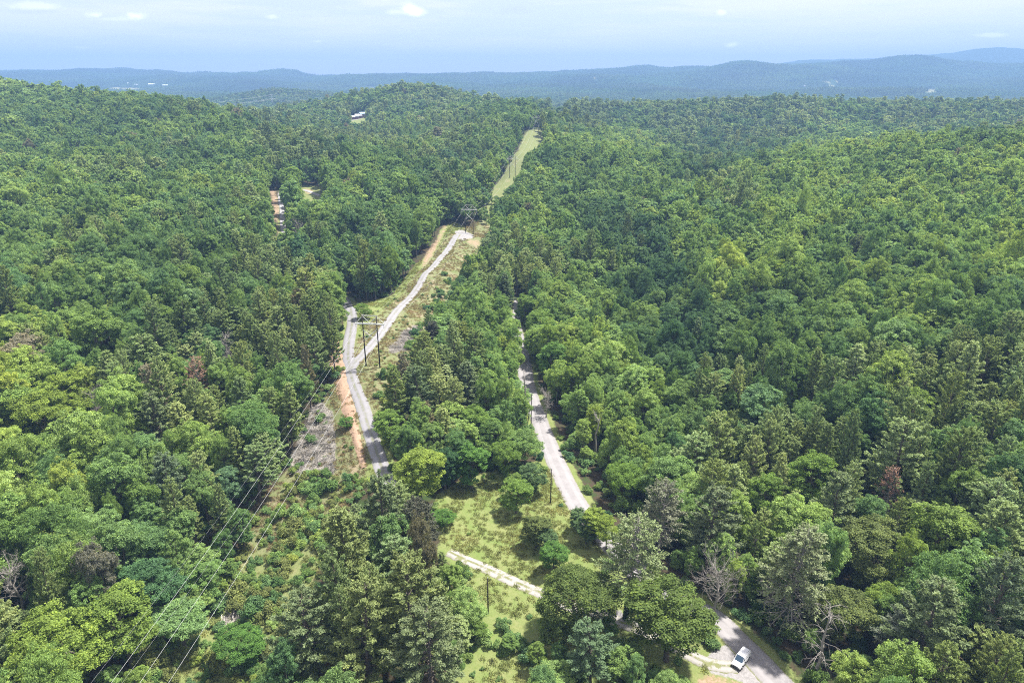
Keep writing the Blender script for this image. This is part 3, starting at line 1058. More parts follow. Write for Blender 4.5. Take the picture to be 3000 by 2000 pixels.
BL0 = [make_proto('broadleaf', broadleaf(100 + i, 18, [4.6, 5.2, 4.0, 4.8, 5.4, 3.6, 4.4, 4.9, 4.3, 5.0][i], 23000, .275, [0, 1, 2, 0, 1, 2, 0, 3, 3, 2][i]), M_LEAF, M_BARK) for i in range(10)]
PN0 = [make_proto('pine', pine(200 + i, 24, [4.6, 5.2, 4.0, 4.8, 5.4, 4.4][i], 27000, .44, flat=.5, power=[.6, .5, .75, .55, .45, .65][i], start=[.25, .3, .2, .3, .35, .25][i]), M_NEEDLE, M_BARK) for i in range(6)]
BL1 = [make_proto('broadleaf_mid', broadleaf(130 + i, 18, [4.6, 5.3, 4.0, 5.0, 4.4, 4.8, 4.2][i], 4500, .6, [0, 1, 2, 0, 1, 3, 3][i], 1), M_LEAF, M_BARK, True) for i in range(7)]
PN1 = [make_proto('pine_mid', pine(230 + i, 24, [4.6, 5.2, 4.0, 4.8][i], 4500, .9, lod=1, power=[.55, .45, .6, .5][i]), M_NEEDLE, M_BARK, True) for i in range(4)]
BL2 = [make_proto('broadleaf_far', broadleaf(160 + i, 18, [4.8, 5.4, 4.4][i], 950, 1.25, [0, 1, 2][i], 2), M_LEAF, M_BARK, True) for i in range(3)]
PN2 = [make_proto('pine_far', pine(260 + i, 23, [4.6, 5.0, 4.2][i], 950, 1.6, lod=2, power=[.5, .4, .55][i]), M_NEEDLE, M_BARK, True) for i in range(3)]


def joined_from(p, kind, lm, bm_):
    """one mesh of crown and trunk for the trees beyond the limit, at full detail"""
    a, b = p.crown, p.trunk
    V = np.empty(len(a.vertices) * 3, np.float32); a.vertices.foreach_get('co', V)
    V2 = np.empty(len(b.vertices) * 3, np.float32); b.vertices.foreach_get('co', V2)
    V, V2 = V.reshape(-1, 3), V2.reshape(-1, 3)
    lv = np.empty(len(a.polygons), np.float32); a.attributes['leafv'].data.foreach_get('value', lv)
    F1 = np.arange(len(V)).reshape(-1, 4)
    F2 = np.array([tuple(f.vertices) for f in b.polygons if len(f.vertices) == 4]) + len(V)
    m_ = mesh_from(kind, np.vstack([V, V2]), np.ascontiguousarray(np.vstack([F1, F2])), [lm, bm_], np.concatenate([np.zeros(len(F1)), np.ones(len(F2))]),
                   fattr={'leafv': np.concatenate([lv, np.zeros(len(F2))])})
    return bpy.data.objects.new(kind + '_source', m_)


# ------------------------------------------------------------------ scattered stuff through geometry nodes
def scatter(name, sources, pos, rotz, scl, idx, tint, label, tilt=None):
    n = len(pos)
    me = bpy.data.meshes.new(name)
    me.vertices.add(n)
    me.vertices.foreach_set('co', np.asarray(pos, np.float32).ravel())
    rot = np.zeros((n, 3), np.float32)
    rot[:, 2] = rotz
    if tilt is not None:
        rot[:, :2] = tilt
    for nm, arr, ty in (('rot', rot, 'FLOAT_VECTOR'), ('scl', scl, 'FLOAT_VECTOR'), ('tint', tint, 'FLOAT_VECTOR')):
        a = me.attributes.new(nm, ty, 'POINT')
        a.data.foreach_set('vector', np.asarray(arr, np.float32).ravel())
    a = me.attributes.new('idx', 'INT', 'POINT')
    a.data.foreach_set('value', np.asarray(idx, np.int32))
    o = bpy.data.objects.new(name, me)
    link(o)
    tag(o, label, kind='stuff')
    g = bpy.data.node_groups.new(name + '_nodes', 'GeometryNodeTree')
    g.interface.new_socket('Geometry', in_out='INPUT', socket_type='NodeSocketGeometry')
    g.interface.new_socket('Geometry', in_out='OUTPUT', socket_type='NodeSocketGeometry')
    gi, go = g.nodes.new('NodeGroupInput'), g.nodes.new('NodeGroupOutput')
    m2p = g.nodes.new('GeometryNodeMeshToPoints')
    g.links.new(gi.outputs[0], m2p.inputs['Mesh'])

    def attr(nm, ty):
        a_ = g.nodes.new('GeometryNodeInputNamedAttribute')
        a_.data_type = ty
        a_.inputs['Name'].default_value = nm
        return a_.outputs['Attribute']
    ai, ar, asc = attr('idx', 'INT'), attr('rot', 'FLOAT_VECTOR'), attr('scl', 'FLOAT_VECTOR')
    e2r = g.nodes.new('FunctionNodeEulerToRotation')
    g.links.new(ar, e2r.inputs[0])
    jn = g.nodes.new('GeometryNodeJoinGeometry')
    for k, s in enumerate(sources):
        oi = g.nodes.new('GeometryNodeObjectInfo')
        oi.inputs['Object'].default_value = s
        oi.inputs['As Instance'].default_value = True
        cmp_ = g.nodes.new('FunctionNodeCompare')
        cmp_.data_type = 'INT'
        cmp_.operation = 'EQUAL'
        g.links.new(ai, [q for q in cmp_.inputs if q.name == 'A' and q.type == 'INT'][0])
        [q for q in cmp_.inputs if q.name == 'B' and q.type == 'INT'][0].default_value = k
        ip = g.nodes.new('GeometryNodeInstanceOnPoints')
        g.links.new(m2p.outputs[0], ip.inputs['Points'])
        g.links.new(cmp_.outputs[0], ip.inputs['Selection'])
        g.links.new(oi.outputs['Geometry'], ip.inputs['Instance'])
        g.links.new(e2r.outputs[0], ip.inputs['Rotation'])
        g.links.new(asc, ip.inputs['Scale'])
        g.links.new(ip.outputs[0], jn.inputs[0])
    g.links.new(jn.outputs[0], go.inputs[0])
    md = o.modifiers.new('scatter', 'NODES')
    md.node_group = g
    return o


# ------------------------------------------------------------------ what grows where
VEG = [(1650, 455, .1, .45, 1), (1800, 465, .1, .45, 1), (1940, 525, .1, .4, 1), (1560, 520, .1, .35, 1), (2010, 985, .3, -1.2, .85), (1965, 900, .3, -1.2, .85), (1915, 810, .3, -1.3, .85), (1875, 725, .3, -1.3, .85), (1800, 670, .3, -1.0, .85), (2120, 850, .1, .35, 1.05), (2060, 720, .1, .3, 1.05), (1990, 640, .1, .3, 1.05), (2300, 640, .08, .3, 1),  # strongly dark ravine points put the fold's shade into the leaf colour
    (880, 440, .75, -.9, 1), (960, 455, .75, -.8, 1), (800, 400, .6, -.7, 1), (900, 520, .1, .4, 1), (700, 430, .15, .3, 1), (1040, 480, .1, .35, 1),  # photo pixel, share of pines, leaf tone (dark to yellow), height factor
    (150, 350, .15, .0, 1), (500, 450, .30, -.1, 1), (100, 600, .30, 0, 1), (400, 600, .30, .1, 1), (700, 450, .30, .2, 1), (900, 330, .45, -.3, 1), (850, 420, .7, -.2, 1),
    (300, 800, .30, .1, 1), (600, 850, .65, 0, 1), (850, 850, .72, .2, 1), (250, 950, .25, .2, 1.05), (500, 1100, .7, 0, 1), (120, 1200, .06, 1.0, 1.05), (800, 1100, .5, -.1, .9), (400, 1400, .3, .0, .95),
    (150, 1500, .25, .2, 1), (600, 1350, .25, .1, .85), (620, 1650, .05, .2, .8), (250, 1850, .05, .8, 1.05), (20, 1750, .7, -.2, 1), (560, 1800, .05, 0, .9), (1000, 1650, 1, .1, 1.15), (1250, 1750, .9, 0, 1.1), (1100, 1480, .85, 0, 1.05),
    (1500, 1900, .05, -.1, .7), (1400, 1850, .0, -.1, .55), (1150, 600, .10, .3, 1), (1000, 750, .15, .1, 1), (1130, 760, .55, -.3, 1), (1300, 530, .6, -.2, 1), (1230, 1050, .75, -.1, .9), (1370, 900, .35, .2, .75), (1180, 1230, .15, .4, .8), (1400, 1250, .35, .3, .75),
    (1300, 800, .25, .1, .7), (1480, 830, .8, 0, .85), (1400, 720, .35, 0, .8), (1560, 700, .2, .4, .9), (1650, 720, .4, .2, .9), (1580, 900, .25, .5, .8), (1600, 1050, .1, .8, .75), (1650, 1000, .2, .6, .85), (1800, 1100, .3, .5, .85), (1720, 860, .2, .5, .85), (1750, 1250, .15, .4, .7), (1850, 1350, .2, .5, .75),
    (1450, 1350, .3, .3, .6), (1950, 900, .3, -.2, 1), (1700, 500, .1, 0, 1), (1600, 470, .1, 0, 1), (1900, 600, .10, -.1, 1), (1850, 800, .3, -.2, .95), (2200, 700, .10, -.2, 1), (2500, 850, .25, -.1, 1), (2250, 950, .12, -.3, 1), (2800, 800, .35, .1, 1),
    (2600, 550, .12, .5, 1), (2900, 500, .12, .6, 1), (2400, 480, .25, .6, 1), (2200, 540, .2, .4, 1), (2700, 450, .1, .6, 1), (2150, 600, .4, -.3, 1), (1700, 330, .8, -.6, 1), (2200, 380, .7, -.6, 1), (2700, 350, .65, -.5, 1), (2900, 370, .5, -.4, 1), (2000, 330, .75, -.6, 1), (2060, 480, .5, -.6, 1), (1300, 300, .7, -.3, 1), (1200, 350, .5, 0, 1), (1100, 400, .75, -.1, 1),
    (1400, 400, .7, -.2, 1), (1400, 330, .4, 0, 1), (2150, 1150, .6, 0, .95), (2450, 1300, .65, 0, 1), (2800, 1200, .85, 0, 1), (2800, 1450, .85, 0, 1), (2300, 1500, .65, .1, 1), (2550, 1620, .25, -.2, 1), (2800, 1800, .8, 0, 1), (2400, 1750, .4, -.1, .85), (2600, 1750, .1, .0, .75),
    (2100, 1380, .85, 0, .95), (2250, 1700, .9, 0, 1), (2000, 1500, .3, 0, .8), (2400, 1950, .2, .2, .6), (2700, 1950, .4, 0, .9), (2100, 1650, .3, .2, .7), (1750, 1900, .2, 0, .6), (2950, 1600, .8, 0, 1)]
VA = np.array(VEG, float)


def veg(px, py):
    px, py = np.asarray(px, float), np.asarray(py, float)
    sy = np.clip((py - 240) / 500, .25, 1.2)
    d = (px[:, None] - VA[None, :, 0]) ** 2 + ((py[:, None] - VA[None, :, 1]) * 1.5) ** 2
    w = 1.0 / (d + (40 * sy[:, None]) ** 2) ** 2.4
    w /= w.sum(1, keepdims=True)
    return w @ VA[:, 2], w @ VA[:, 3], w @ VA[:, 4]


def tint_of(isp, yel, n1, r1, r2):
    """leaf colour of each tree: linear RGB"""
    n = len(isp)
    q = np.clip(yel + n1 * .75 + r1 * .55, -1, 1.3)[:, None]
    dark, midc, lite, yell = np.array([.052, .098, .044]), np.array([.100, .160, .053]), np.array([.148, .215, .064]), np.array([.190, .250, .062])
    b = np.where(q < 0, midc + (dark - midc) * -q, np.where(q < .65, midc + (lite - midc) * q / .65, lite + (yell - lite) * (q - .65) / .65))
    pd, pm, pl_ = np.array([.085, .122, .058]), np.array([.150, .195, .078]), np.array([.205, .245, .092])
    qp = np.clip(q * .8 + r2[:, None] * .35, -1, 1)
    p = np.where(qp < 0, pm + (pd - pm) * -qp, pm + (pl_ - pm) * qp)
    c = np.where(isp[:, None], p, b)
    c = c * (1 + r2[:, None] * .14) * np.array([1, 1, 1])
    sick = np.random.RandomState(n).uniform(0, 1, n)
    c = np.where((sick < .003)[:, None], c.mean(1, keepdims=True) * np.array([1.15, 1.08, .72]), c)
    c[:, 0] *= 1 + r1 * .07
    c[:, 2] *= 1 + r2 * .22
    return c * 1.68, q[:, 0]


# ------------------------------------------------------------------ named trees the photograph shows singly
HERO = []


def hero(kind, x, y, H, R, q, label, var=None, top=False, rz=None, cat='tree'):
    """photo pixel of the foot (or of the tip, top=True)"""
    X, Y, Z = hit(x, y, H * .97 if top else 0.0)
    HERO.append(dict(kind=kind, x=X, y=Y, z=Z, H=H, R=R, q=q and tuple((1.6 if 'ine_tree' in kind else 1.4) * v for v in (q[0], q[1], min(q[2], .078) if kind == 'pine_tree' else q[2])), label=label, var=var, rz=rz, cat=cat))


B, PNE = 'broadleaf_tree', 'pine_tree'
YEL, LIT, MID, DRK, OLV, BLU = (.16, .215, .042), (.12, .19, .042), (.075, .15, .032), (.038, .085, .032), (.100, .128, .04), (.080, .13, .052)
hero(B, 1512, 1503, 10.0, 4.2, LIT, 'small round bright green tree standing alone in the meadow, its shadow at its foot', 3)
hero(B, 1570, 1602, 9.0, 3.4, OLV, 'slender olive green tree in the middle of the meadow, leaning on a smaller one', 2)
hero(B, 1600, 1612, 6.5, 2.6, BLU, 'small blue-green tree tucked against the olive tree in the middle of the meadow', 6)
hero(B, 1622, 1672, 8.0, 3.4, MID, 'small mid-green tree in the meadow, just above the huge dark oak', 0)
hero(B, 1303, 1541, 4.6, 2.9, MID, 'low dark green bush-like tree alone on the pine side of the meadow', 1)
hero(B, 1697, 1556, 7.0, 2.4, BLU, 'slim blue-green sapling, first of two beside the gravel road at the meadow corner', 5)
hero(B, 1716, 1592, 8.0, 2.6, BLU, 'slim blue-green sapling, the nearer and taller of two at the meadow corner', 2)
hero(B, 1742, 1588, 10.0, 3.4, YEL, 'thin yellow-green tree with a bare stem in front of the gravel road', 5)
hero(B, 1776, 1612, 9.5, 3.0, YEL, 'thin yellow-green tree with a crooked stem beside the bare-branched pine', 3)
hero(B, 1232, 1470, 15.5, 6.4, YEL, 'big bright yellow-green tree at the upper corner of the meadow by the slope road', 0)
hero(B, 1305, 1432, 13.0, 4.2, DRK, 'dense dark green tree between the bright yellow-green one and the bare-stemmed one', 2)
hero(B, 1381, 1430, 14.0, 4.6, MID, 'tree with a long bare stem and high crown at the meadow top edge', 5)
hero(B, 1480, 1402, 12.0, 4.0, LIT, 'light green tree over the top edge of the meadow, above the lone round tree', 4)
hero(B, 1562, 1446, 9.0, 3.4, BLU, 'blue-green tree at the meadow edge between the lone round tree and the utility pole', 6)
hero(B, 1683, 1868, 15.5, 7.6, (.075, .108, .028), 'huge rounded dark oak where the meadow track disappears under its crown', 4)
hero(B, 1952, 1935, 18.0, 8.0, (.080, .118, .028), 'huge bright-topped oak beside the gravel road, just uphill of the white car', 0)
hero('sparse_pine_tree', 1832, 1812, 25.5, 7.2, (.13, .165, .07), 'tall thinning pine with long bare grey lower branches and an ivy-clad trunk', 0)
hero('sparse_pine_tree', 2292, 1858, 27.0, 7.6, (.125, .15, .07), 'very tall thinning pine with drooping bare lower limbs, uphill of the white car', 1)
hero('sparse_pine_tree', 1930, 1625, 20.0, 5.6, (.13, .14, .09), 'pale grey-green thinning pine with a bare lower crown beside the gravel road bend', 2)
hero('sparse_pine_tree', 2620, 1990, 17.0, 5.2, (.10, .12, .08), 'grey-green half-bare pine in the bottom corner of the wood past the white car', 0)
hero('dead_tree', 2388, 1985, 17.5, 5.6, None, 'dead standing trunk with long drooping bare limbs close to the white car', 'droop')
hero('dead_tree', 1537, 1238, 19.0, 3.0, None, 'bare snag with a forked top standing against the gravel road', 'snag')
hero('dead_tree', 2090, 1812, 13.0, 6.4, None, 'bushy grey leafless tree on the gravel road edge between the oak and the tall pine', 'bushy')
hero('dead_tree', 1600, 1222, 9.0, 3.4, None, 'small grey leafless tree hanging over the gravel road behind the twin poles', 'bushy')
hero('dead_tree', 655, 985, 14.0, 4.0, None, 'purplish grey leafless crown among the pines on the wooded slope above the brown pine', 'bushy', True)
hero('dead_tree', 870, 650, 14.0, 5.0, None, 'grey leafless tree at the foot of the cleared house lot', 'bushy', True)
hero('dead_tree', 1750, 1215, 14.0, 3.2, None, 'bare grey snag rising from young trees across the gravel road', 'snag', True)
hero('dead_tree', 270, 1150, 12.0, 4.0, None, 'bare grey tree in the dark gap below the big pale broadleaf tree', 'bushy', True)
hero('dead_tree', 30, 1670, 14.0, 4.0, None, 'grey leafless top at the edge of the photo in the lower wood', 'bushy', True)
hero('brown_pine_tree', 566, 1052, 22.0, 4.4, (.20, .13, .09), 'rust-brown dying pine among green pines above the power line slope', 0, True)
hero('brown_pine_tree', 2624, 1372, 19.0, 3.4, (.17, .105, .075), 'narrow rust-brown dead pine deep in the wood beyond the white car', 1, True)
hero(B, 265, 905, 25.0, 8.2, (.12, .185, .05), 'very large pale green tree with a twin-domed crown and a visible trunk on the slope', 0, True)
hero(B, 100, 1150, 19.0, 7.5, YEL, 'broad brilliant yellow-green crown below the very large pale tree, near the photo edge', 4, True)
hero(B, 180, 1100, 19.0, 6.5, YEL, 'brilliant yellow-green crown directly below the very large pale tree', 3, True)
hero(B, 2710, 1145, 17.0, 5.0, (.135, .20, .04), 'egg-shaped vivid green tree alone among the pale pines', 6, True)
hero(B, 2780, 1475, 22.0, 6.4, (.13, .19, .045), 'tall irregular bright green tree standing above the pines', 2, True)
hero(B, 2245, 1400, 17.0, 4.6, LIT, 'column-shaped light green tree beside the dark gap', 6, True)
hero(B, 2390, 1335, 19.0, 6.0, LIT, 'wide light green tree with a double top behind the feathery pine', 3, True)
hero(B, 2570, 1555, 17.0, 8.0, OLV, 'broad rounded olive-brown tree crown with fine texture in the dark hollow', 4, True)
hero(B, 2480, 1735, 14.0, 6.0, OLV, 'low olive green tree behind the dead standing trunk', 1, True)
hero(B, 1140, 1210, 12.0, 4.6, LIT, 'bright green rounded tree on the bank of the slope road, halfway down it', 6, True)
hero(B, 1390, 1190, 13.0, 4.6, LIT, 'light green tree in the middle wood, upslope of the tree with a long bare stem', 0, True)
hero(B, 1540, 860, 15.0, 4.4, LIT, 'light green tree leaning over the narrow shaded stretch of the gravel road', 2, True)
hero(B, 1790, 1100, 16.0, 4.2, (.12, .19, .065), 'pale blue-green poplar-like tree across the gravel road from the twin poles', 6, True)
hero(B, 1615, 1000, 18.0, 5.0, (.10, .18, .045), 'tall light green tree on the far side of the gravel road by the snag', 2, True)
hero(B, 1830, 1360, 13.0, 5.0, (.11, .18, .035), 'wide light green tree beside the gravel road, uphill of the grey-green thinning pine', 4, True)
hero(B, 330, 1740, 18.0, 6.5, (.13, .19, .04), 'bright green crown crossed by the power lines in the bottom corner', 0, True)
hero(B, 430, 1650, 15.0, 5.5, (.07, .14, .06), 'blue-green domed crown under the power lines, lower wood', 1, True)
hero(B, 160, 1810, 18.0, 7.0, (.15, .21, .042), 'large vivid green crown in the very bottom corner of the photo', 4, True)
hero(B, 660, 1375, 12.0, 3.8, (.10, .17, .09), 'pale silvery blue-green crown beside the power lines, halfway down their slope', 3, True)
hero(B, 1015, 1255, 3.5, 2.2, MID, 'small green bush on the grassy slope below the orange bank', 0)
hero(B, 700, 1850, 8.5, 4.6, MID, 'dark rounded small tree at the bottom beside the foreground pines', 4, True)
hero(B, 1065, 935, 6.5, 3.2, LIT, 'low bushy light green tree just behind the big power frame', 1)
FPL = (.135, .165, .062)
for x, y, H, R, q, lab in [
        (1003, 1500, 31, 6.2, FPL, 'tallest pale foreground pine, its tip just below the brush patch'),
        (1110, 1395, 27, 5.6, (.11, .145, .07), 'foreground pine whose top covers the foot of the slope road'),
        (1190, 1640, 29, 6.6, FPL, 'wide pale foreground pine at the meadow side of the pine clump'),
        (880, 1760, 24, 6.2, (.12, .155, .075), 'soft pale foreground pine at the scrub side of the pine clump'),
        (1050, 1730, 28, 6.2, FPL, 'pale pine in the front row of the foreground clump, between two taller ones'),
        (1250, 1790, 25, 6.6, (.12, .15, .072), 'broad low pine at the bottom of the foreground clump next to the grass'),
        (1215, 1475, 20, 4.6, (.08, .085, .06), 'grey half-dead pine at the upper edge of the foreground clump'),
        (1740, 1842, 15, 4.6, (.10, .15, .10), 'blue-green young pine below the huge rounded dark oak'),
        (1230, 1075, 20, 5.0, (.10, .14, .07), 'dark layered pine at the power line side of the middle wood'),
        (1370, 1065, 19, 5.0, (.115, .15, .085), 'pale feathery pine in the heart of the middle wood'),
        (1480, 805, 20, 4.6, (.085, .115, .06), 'tall dark pointed pine beside the narrow stretch of the gravel road'),
        (2460, 1395, 24, 5.6, (.12, .155, .075), 'feathery layered pine with a clear pointed top above the dark hollow'),
        (2095, 1440, 23, 6.0, (.115, .145, .08), 'domed pale pine beside the gravel road bend, farther side'),
        (2750, 1700, 26, 6.4, (.115, .15, .07), 'large layered pine above the bottom corner of the photo'),
        (2950, 1640, 26, 5.6, (.105, .14, .08), 'grey-green tall pine at the edge of the photo, lower wood'),
        (2520, 690, 21, 5.0, (.10, .13, .06), 'layered pine rising out of broadleaf trees high on the far slope'),
        (440, 1150, 22, 5.4, (.125, .16, .075), 'pale domed pine beside the rust-brown one'),
        (700, 1110, 21, 4.6, (.105, .15, .06), 'pointed green pine between the rust-brown one and the power line'),
        (470, 1330, 22, 5.2, (.09, .125, .07), 'drooping dark pine above the silvery blue-green crown'),
        (1265, 945, 13, 4.4, (.055, .06, .045), 'dark brownish pine at the edge of the rocky power line slope')]:
    hero(PNE, x, y, H, R, q, lab, None, True)

HX = np.array([[h['x'], h['y'], h['z'], h['H'], h['R']] for h in HERO])
hpx, hpy, ht = project(HX[:, 0], HX[:, 1], HX[:, 2] + HX[:, 3] * .6)
hrad = HX[:, 4] / ht * F

# ------------------------------------------------------------------ random trees on a jittered grid
def candidates(y0, y1, r0, r1, sp, seed):
    rs_ = np.random.RandomState(seed)
    W_ = y1 * .95 + 60
    gx, gy = np.meshgrid(np.arange(-W_, W_, sp), np.arange(y0, y1, sp * .87))
    gx = gx + (np.arange(gx.shape[0]) % 2)[:, None] * sp * .5
    gx = (gx + rs_.uniform(-.36, .36, gx.shape) * sp).ravel()
    gy = (gy + rs_.uniform(-.36, .36, gy.shape) * sp).ravel()
    r = np.hypot(gx, gy)
    k = (r >= r0) & (r < r1)
    gx, gy = gx[k], gy[k]
    z = hgt(gx, gy)
    a, b, t = project(gx, gy, z + 10)
    k = (a > -420) & (a < 3420) & (b < 2900) & (t > 20)
    return gx[k], gy[k], z[k], t[k], rs_


def grow(x, y, z, t, rs_, big=1.0):
    n = len(x)
    px, py, _ = project(x, y, z + 14)
    fp, fy, fh = veg(px, py)
    n1 = fbm(x, y, 38.0, 31, 2)
    n2 = fbm(x, y, 30.0, 41, 2)
    n3 = fbm(x, y, 150.0, 51, 2)
    isp = (fp + n1 * .55 + rs_.uniform(-.22, .22, n)) > np.where(t > 260, .62, .53)
    Ht = np.where(isp, rs_.uniform(16, 26, n), rs_.uniform(15.5, 23.5, n)) * fh
    Rr = np.where(isp, rs_.uniform(3.1, 4.9, n), rs_.uniform(3.0, 5.0, n)) * (.35 + .65 * fh) * big
    vary_ = np.exp(rs_.normal(0, .17, n))
    Rr = Rr * vary_
    Ht = Ht * np.exp(rs_.normal(0, .09, n)) * vary_ ** .4
    small = rs_.uniform(0, 1, n) < .14
    Ht = np.where(small, Ht * .7, Ht)
    c, q = tint_of(isp, fy * np.where(fy > 0, .85, 1) + n3 * .35 + .08, n2, rs_.normal(0, .45, n), rs_.normal(0, .5, n))
    return isp, Ht, Rr, c, q


def clear(x, y, z, t, Ht, Rr):
    """False where the tree would stand in or in front of open ground, on a road or inside a named tree"""
    ok = np.ones(len(x), bool)
    for f in (0.0, .3, .6, .92):
        for sx in (-.75, 0, .75):
            if f == 0 and sx:
                continue
            a, b, tt = project(x + sx * Rr * (1 - .55 * (f > .8)), y, z + f * Ht)
            for kind in ('grass', 'scrub', 'brush', 'dirt', 'gravel'):
                for poly, t0, t1 in OPEN[kind]:
                    ok &= ~(inpoly(a, b, poly) & (t < t1))
    ok &= ~((y > 128) & (y < 212) & (x > 2) & (road_dist(x, y) < 5.5) & (Ht > 5))
    ok &= road_dist(x, y) > np.where((y > 225) & (x > -12) & (x < 40), .5, 2.4)
    l = line_off(x, y)
    wd = np.where(y > 430, 8.0, 12.5)
    ok &= ~((l < wd) & (l > np.where(y < 150, -6.5, -wd)) & (y > 40) & (y < 930) & (Ht > np.where((y > 470) & (y < 545), 9, 4)))
    ok &= ~((np.abs(l) < 12.5) & (y > 40) & (y < 150) & (Ht > 13))
    cx, cyy, tt = project(x, y, z + Ht * .6)
    rad = Rr / tt * F
    for k in range(len(HX)):
        d = np.hypot(x - HX[k, 0], y - HX[k, 1])
        ok &= d > (Rr + HX[k, 4]) * .62
        dp = np.hypot(cx - hpx[k], cyy - hpy[k])
        ok &= ~((tt < ht[k]) & (dp < hrad[k] * .85 + rad * .55))
    # keep the shaded stretch of road open to view
    for a0, b0, a1, b1, t1 in [(1500, 1090, 1650, 1240, 255), (1570, 1240, 1740, 1480, 210), (1708, 1470, 1790, 1600, 165), (2070, 1800, 2300, 2040, 128), (2060, 1780, 2180, 1850, 135)]:
        for f in (.25, .6, .95):
            a, b, tt = project(x, y, z + f * Ht)
            pad = Rr / tt * F * .6 * (1 - .5 * (f > .9))
            # only where the crown would cover the strip of road inside the box
            for _, R_, w_, _, _ in ROADP[:1]:
                zr = hgt(R_[::6, 0], R_[::6, 1])
                ra, rb, rt = project(R_[::6, 0], R_[::6, 1], zr)
                inside = (ra > a0) & (ra < a1) & (rb > b0) & (rb < b1)
                if inside.any():
                    dd = np.sqrt((a[:, None] - ra[None, inside]) ** 2 + (b[:, None] - rb[None, inside]) ** 2).min(1)
                    dep = rt[inside].max()
                    ok &= ~((dd < pad) & (tt < dep))
    return ok


TREES = []
for y0, y1, r0, r1, sp, big, seed in [(18, 430, 60, 430, 5.9, 1.0, 1), (200, 1000, 430, 1000, 7.0, 1.1, 2)]:
    x, y, z, t, rs_ = candidates(y0, y1, r0, r1, sp, seed)
    isp, Ht, Rr, c, q = grow(x, y, z, t, rs_, big)
    k = clear(x, y, z, t, Ht, Rr)
    TREES.append([a[k] for a in (x, y, z, t, isp, Ht, Rr, c, q)])
    # smaller growth where a full-size tree would hide open ground
    k2 = ~k
    xs, ys, zs, ts, iss, hs, rr, cs, qs = [a[k2] for a in (x, y, z, t, isp, Ht, Rr, c, q)]
    hs = hs * .42
    rr = rr * .55
    k3 = clear(xs, ys, zs, ts, hs, rr)
    TREES.append([a[k3] for a in (xs, ys, zs, ts, iss, hs, rr, cs, qs)])
TX, TY, TZ, TT, TI, TH, TR, TC, TQ = [np.concatenate([a[i] for a in TREES]) for i in range(9)]

# how much of each crown the camera sees (front to back)
GWp, GHp = 600, 400
own = -np.ones((GHp, GWp), np.int32)
cxp, cyp, ctt = project(TX, TY, TZ + TH * .62)
order = np.argsort(ctt)
allx = np.concatenate([cxp, hpx]); ally = np.concatenate([cyp, hpy]); allt = np.concatenate([ctt, ht])
allr = np.concatenate([TR, HX[:, 4]]) / allt * F
allh = np.concatenate([TH, HX[:, 3]]) * .40 / allt * F
area = np.zeros(len(allx))
mx, my = np.full(len(allx), 0.0), np.full(len(allx), 0.0)
for i in np.argsort(allt):
    if allt[i] > 420:
        break
    x0, x1 = int((allx[i] - allr[i]) / 5), int((allx[i] + allr[i]) / 5) + 1
    y0, y1 = int((ally[i] - allh[i]) / 5), int((ally[i] + allh[i]) / 5) + 1
    x0, x1, y0, y1 = max(x0, 0), min(x1, GWp), max(y0, 0), min(y1, GHp)
    if x0 >= x1 or y0 >= y1:
        continue
    gy, gx = np.mgrid[y0:y1, x0:x1]
    el_ = (((gx * 5 - allx[i]) / allr[i]) ** 2 + ((gy * 5 - ally[i]) / allh[i]) ** 2 < .95) & (own[y0:y1, x0:x1] < 0)
    area[i] = el_.sum()
    if area[i]:
        mx[i], my[i] = (gx[el_].mean() * 5), (gy[el_].mean() * 5)
    own[y0:y1, x0:x1][el_] = i
nT = len(TX)

NB, NP = 285 - sum(h['kind'] == B for h in HERO), 285 - sum(h['kind'] == PNE for h in HERO)
ar = area[:nT].copy()
ar[(mx[:nT] < 6) | (mx[:nT] > 2994) | (my[:nT] > 1992)] = 0
sel = np.zeros(nT, bool)
ib = np.where(~TI)[0]
ipn = np.where(TI)[0]
sel[ib[np.argsort(-ar[ib])[:NB]]] = True
sel[ipn[np.argsort(-ar[ipn])[:NP]]] = True
sel &= ar > 8

# ------------------------------------------------------------------ individual trees
ONES = 'zero one two three four five six seven eight nine ten eleven twelve thirteen fourteen fifteen sixteen seventeen eighteen nineteen'.split()
TENS = '_ _ twenty thirty forty fifty sixty seventy eighty ninety'.split()


def words(n):
    n = int(n)
    return 'hundred' if n > 99 else ONES[n] if n < 20 else TENS[n // 10] + ('-' + ONES[n % 10] if n % 10 else '')


def region(x, y, px, py):
    l = float(line_off(x, y)[()] if np.ndim(line_off(x, y)) == 0 else line_off(x, y))
    if py > 1380 and 820 < px < 1330:
        return 'in the foreground pine clump'
    if l < -8:
        return 'left of the power line'
    xr = np.interp(y, [95, 140, 200, 260, 340, 600], [45, 28, 11, 6, 3, 20])
    if x < xr:
        return 'in the middle wood' if py < 1500 else 'beside the meadow'
    if px < 2050 and py > 700:
        return 'beyond the gravel road'
    return 'on the right-hand slope'


def look(isp, H, R, q, c):
    size = 'tall' if H > 21 else 'small' if H < 11 else 'mid-sized'
    lum = float(c[1])
    if isp:
        tone = 'pale green' if lum > .30 else 'dark green' if lum < .24 else 'grey-green'
        kind = 'pine'
    else:
        tone = 'yellow-green' if c[0] > .20 else 'bright green' if lum > .24 else 'dark green' if lum < .19 else 'mid-green'
        kind = 'broadleaf tree'
    return f'{size} {tone} {kind}'


SEEN = set()


def where(px, py):
    a, b = int(round(min(max(px, 0), 3000) / 30)), int(round(min(max(py, 0), 2000) / 20))
    return f'{words(a)} percent across, {words(b)} down'


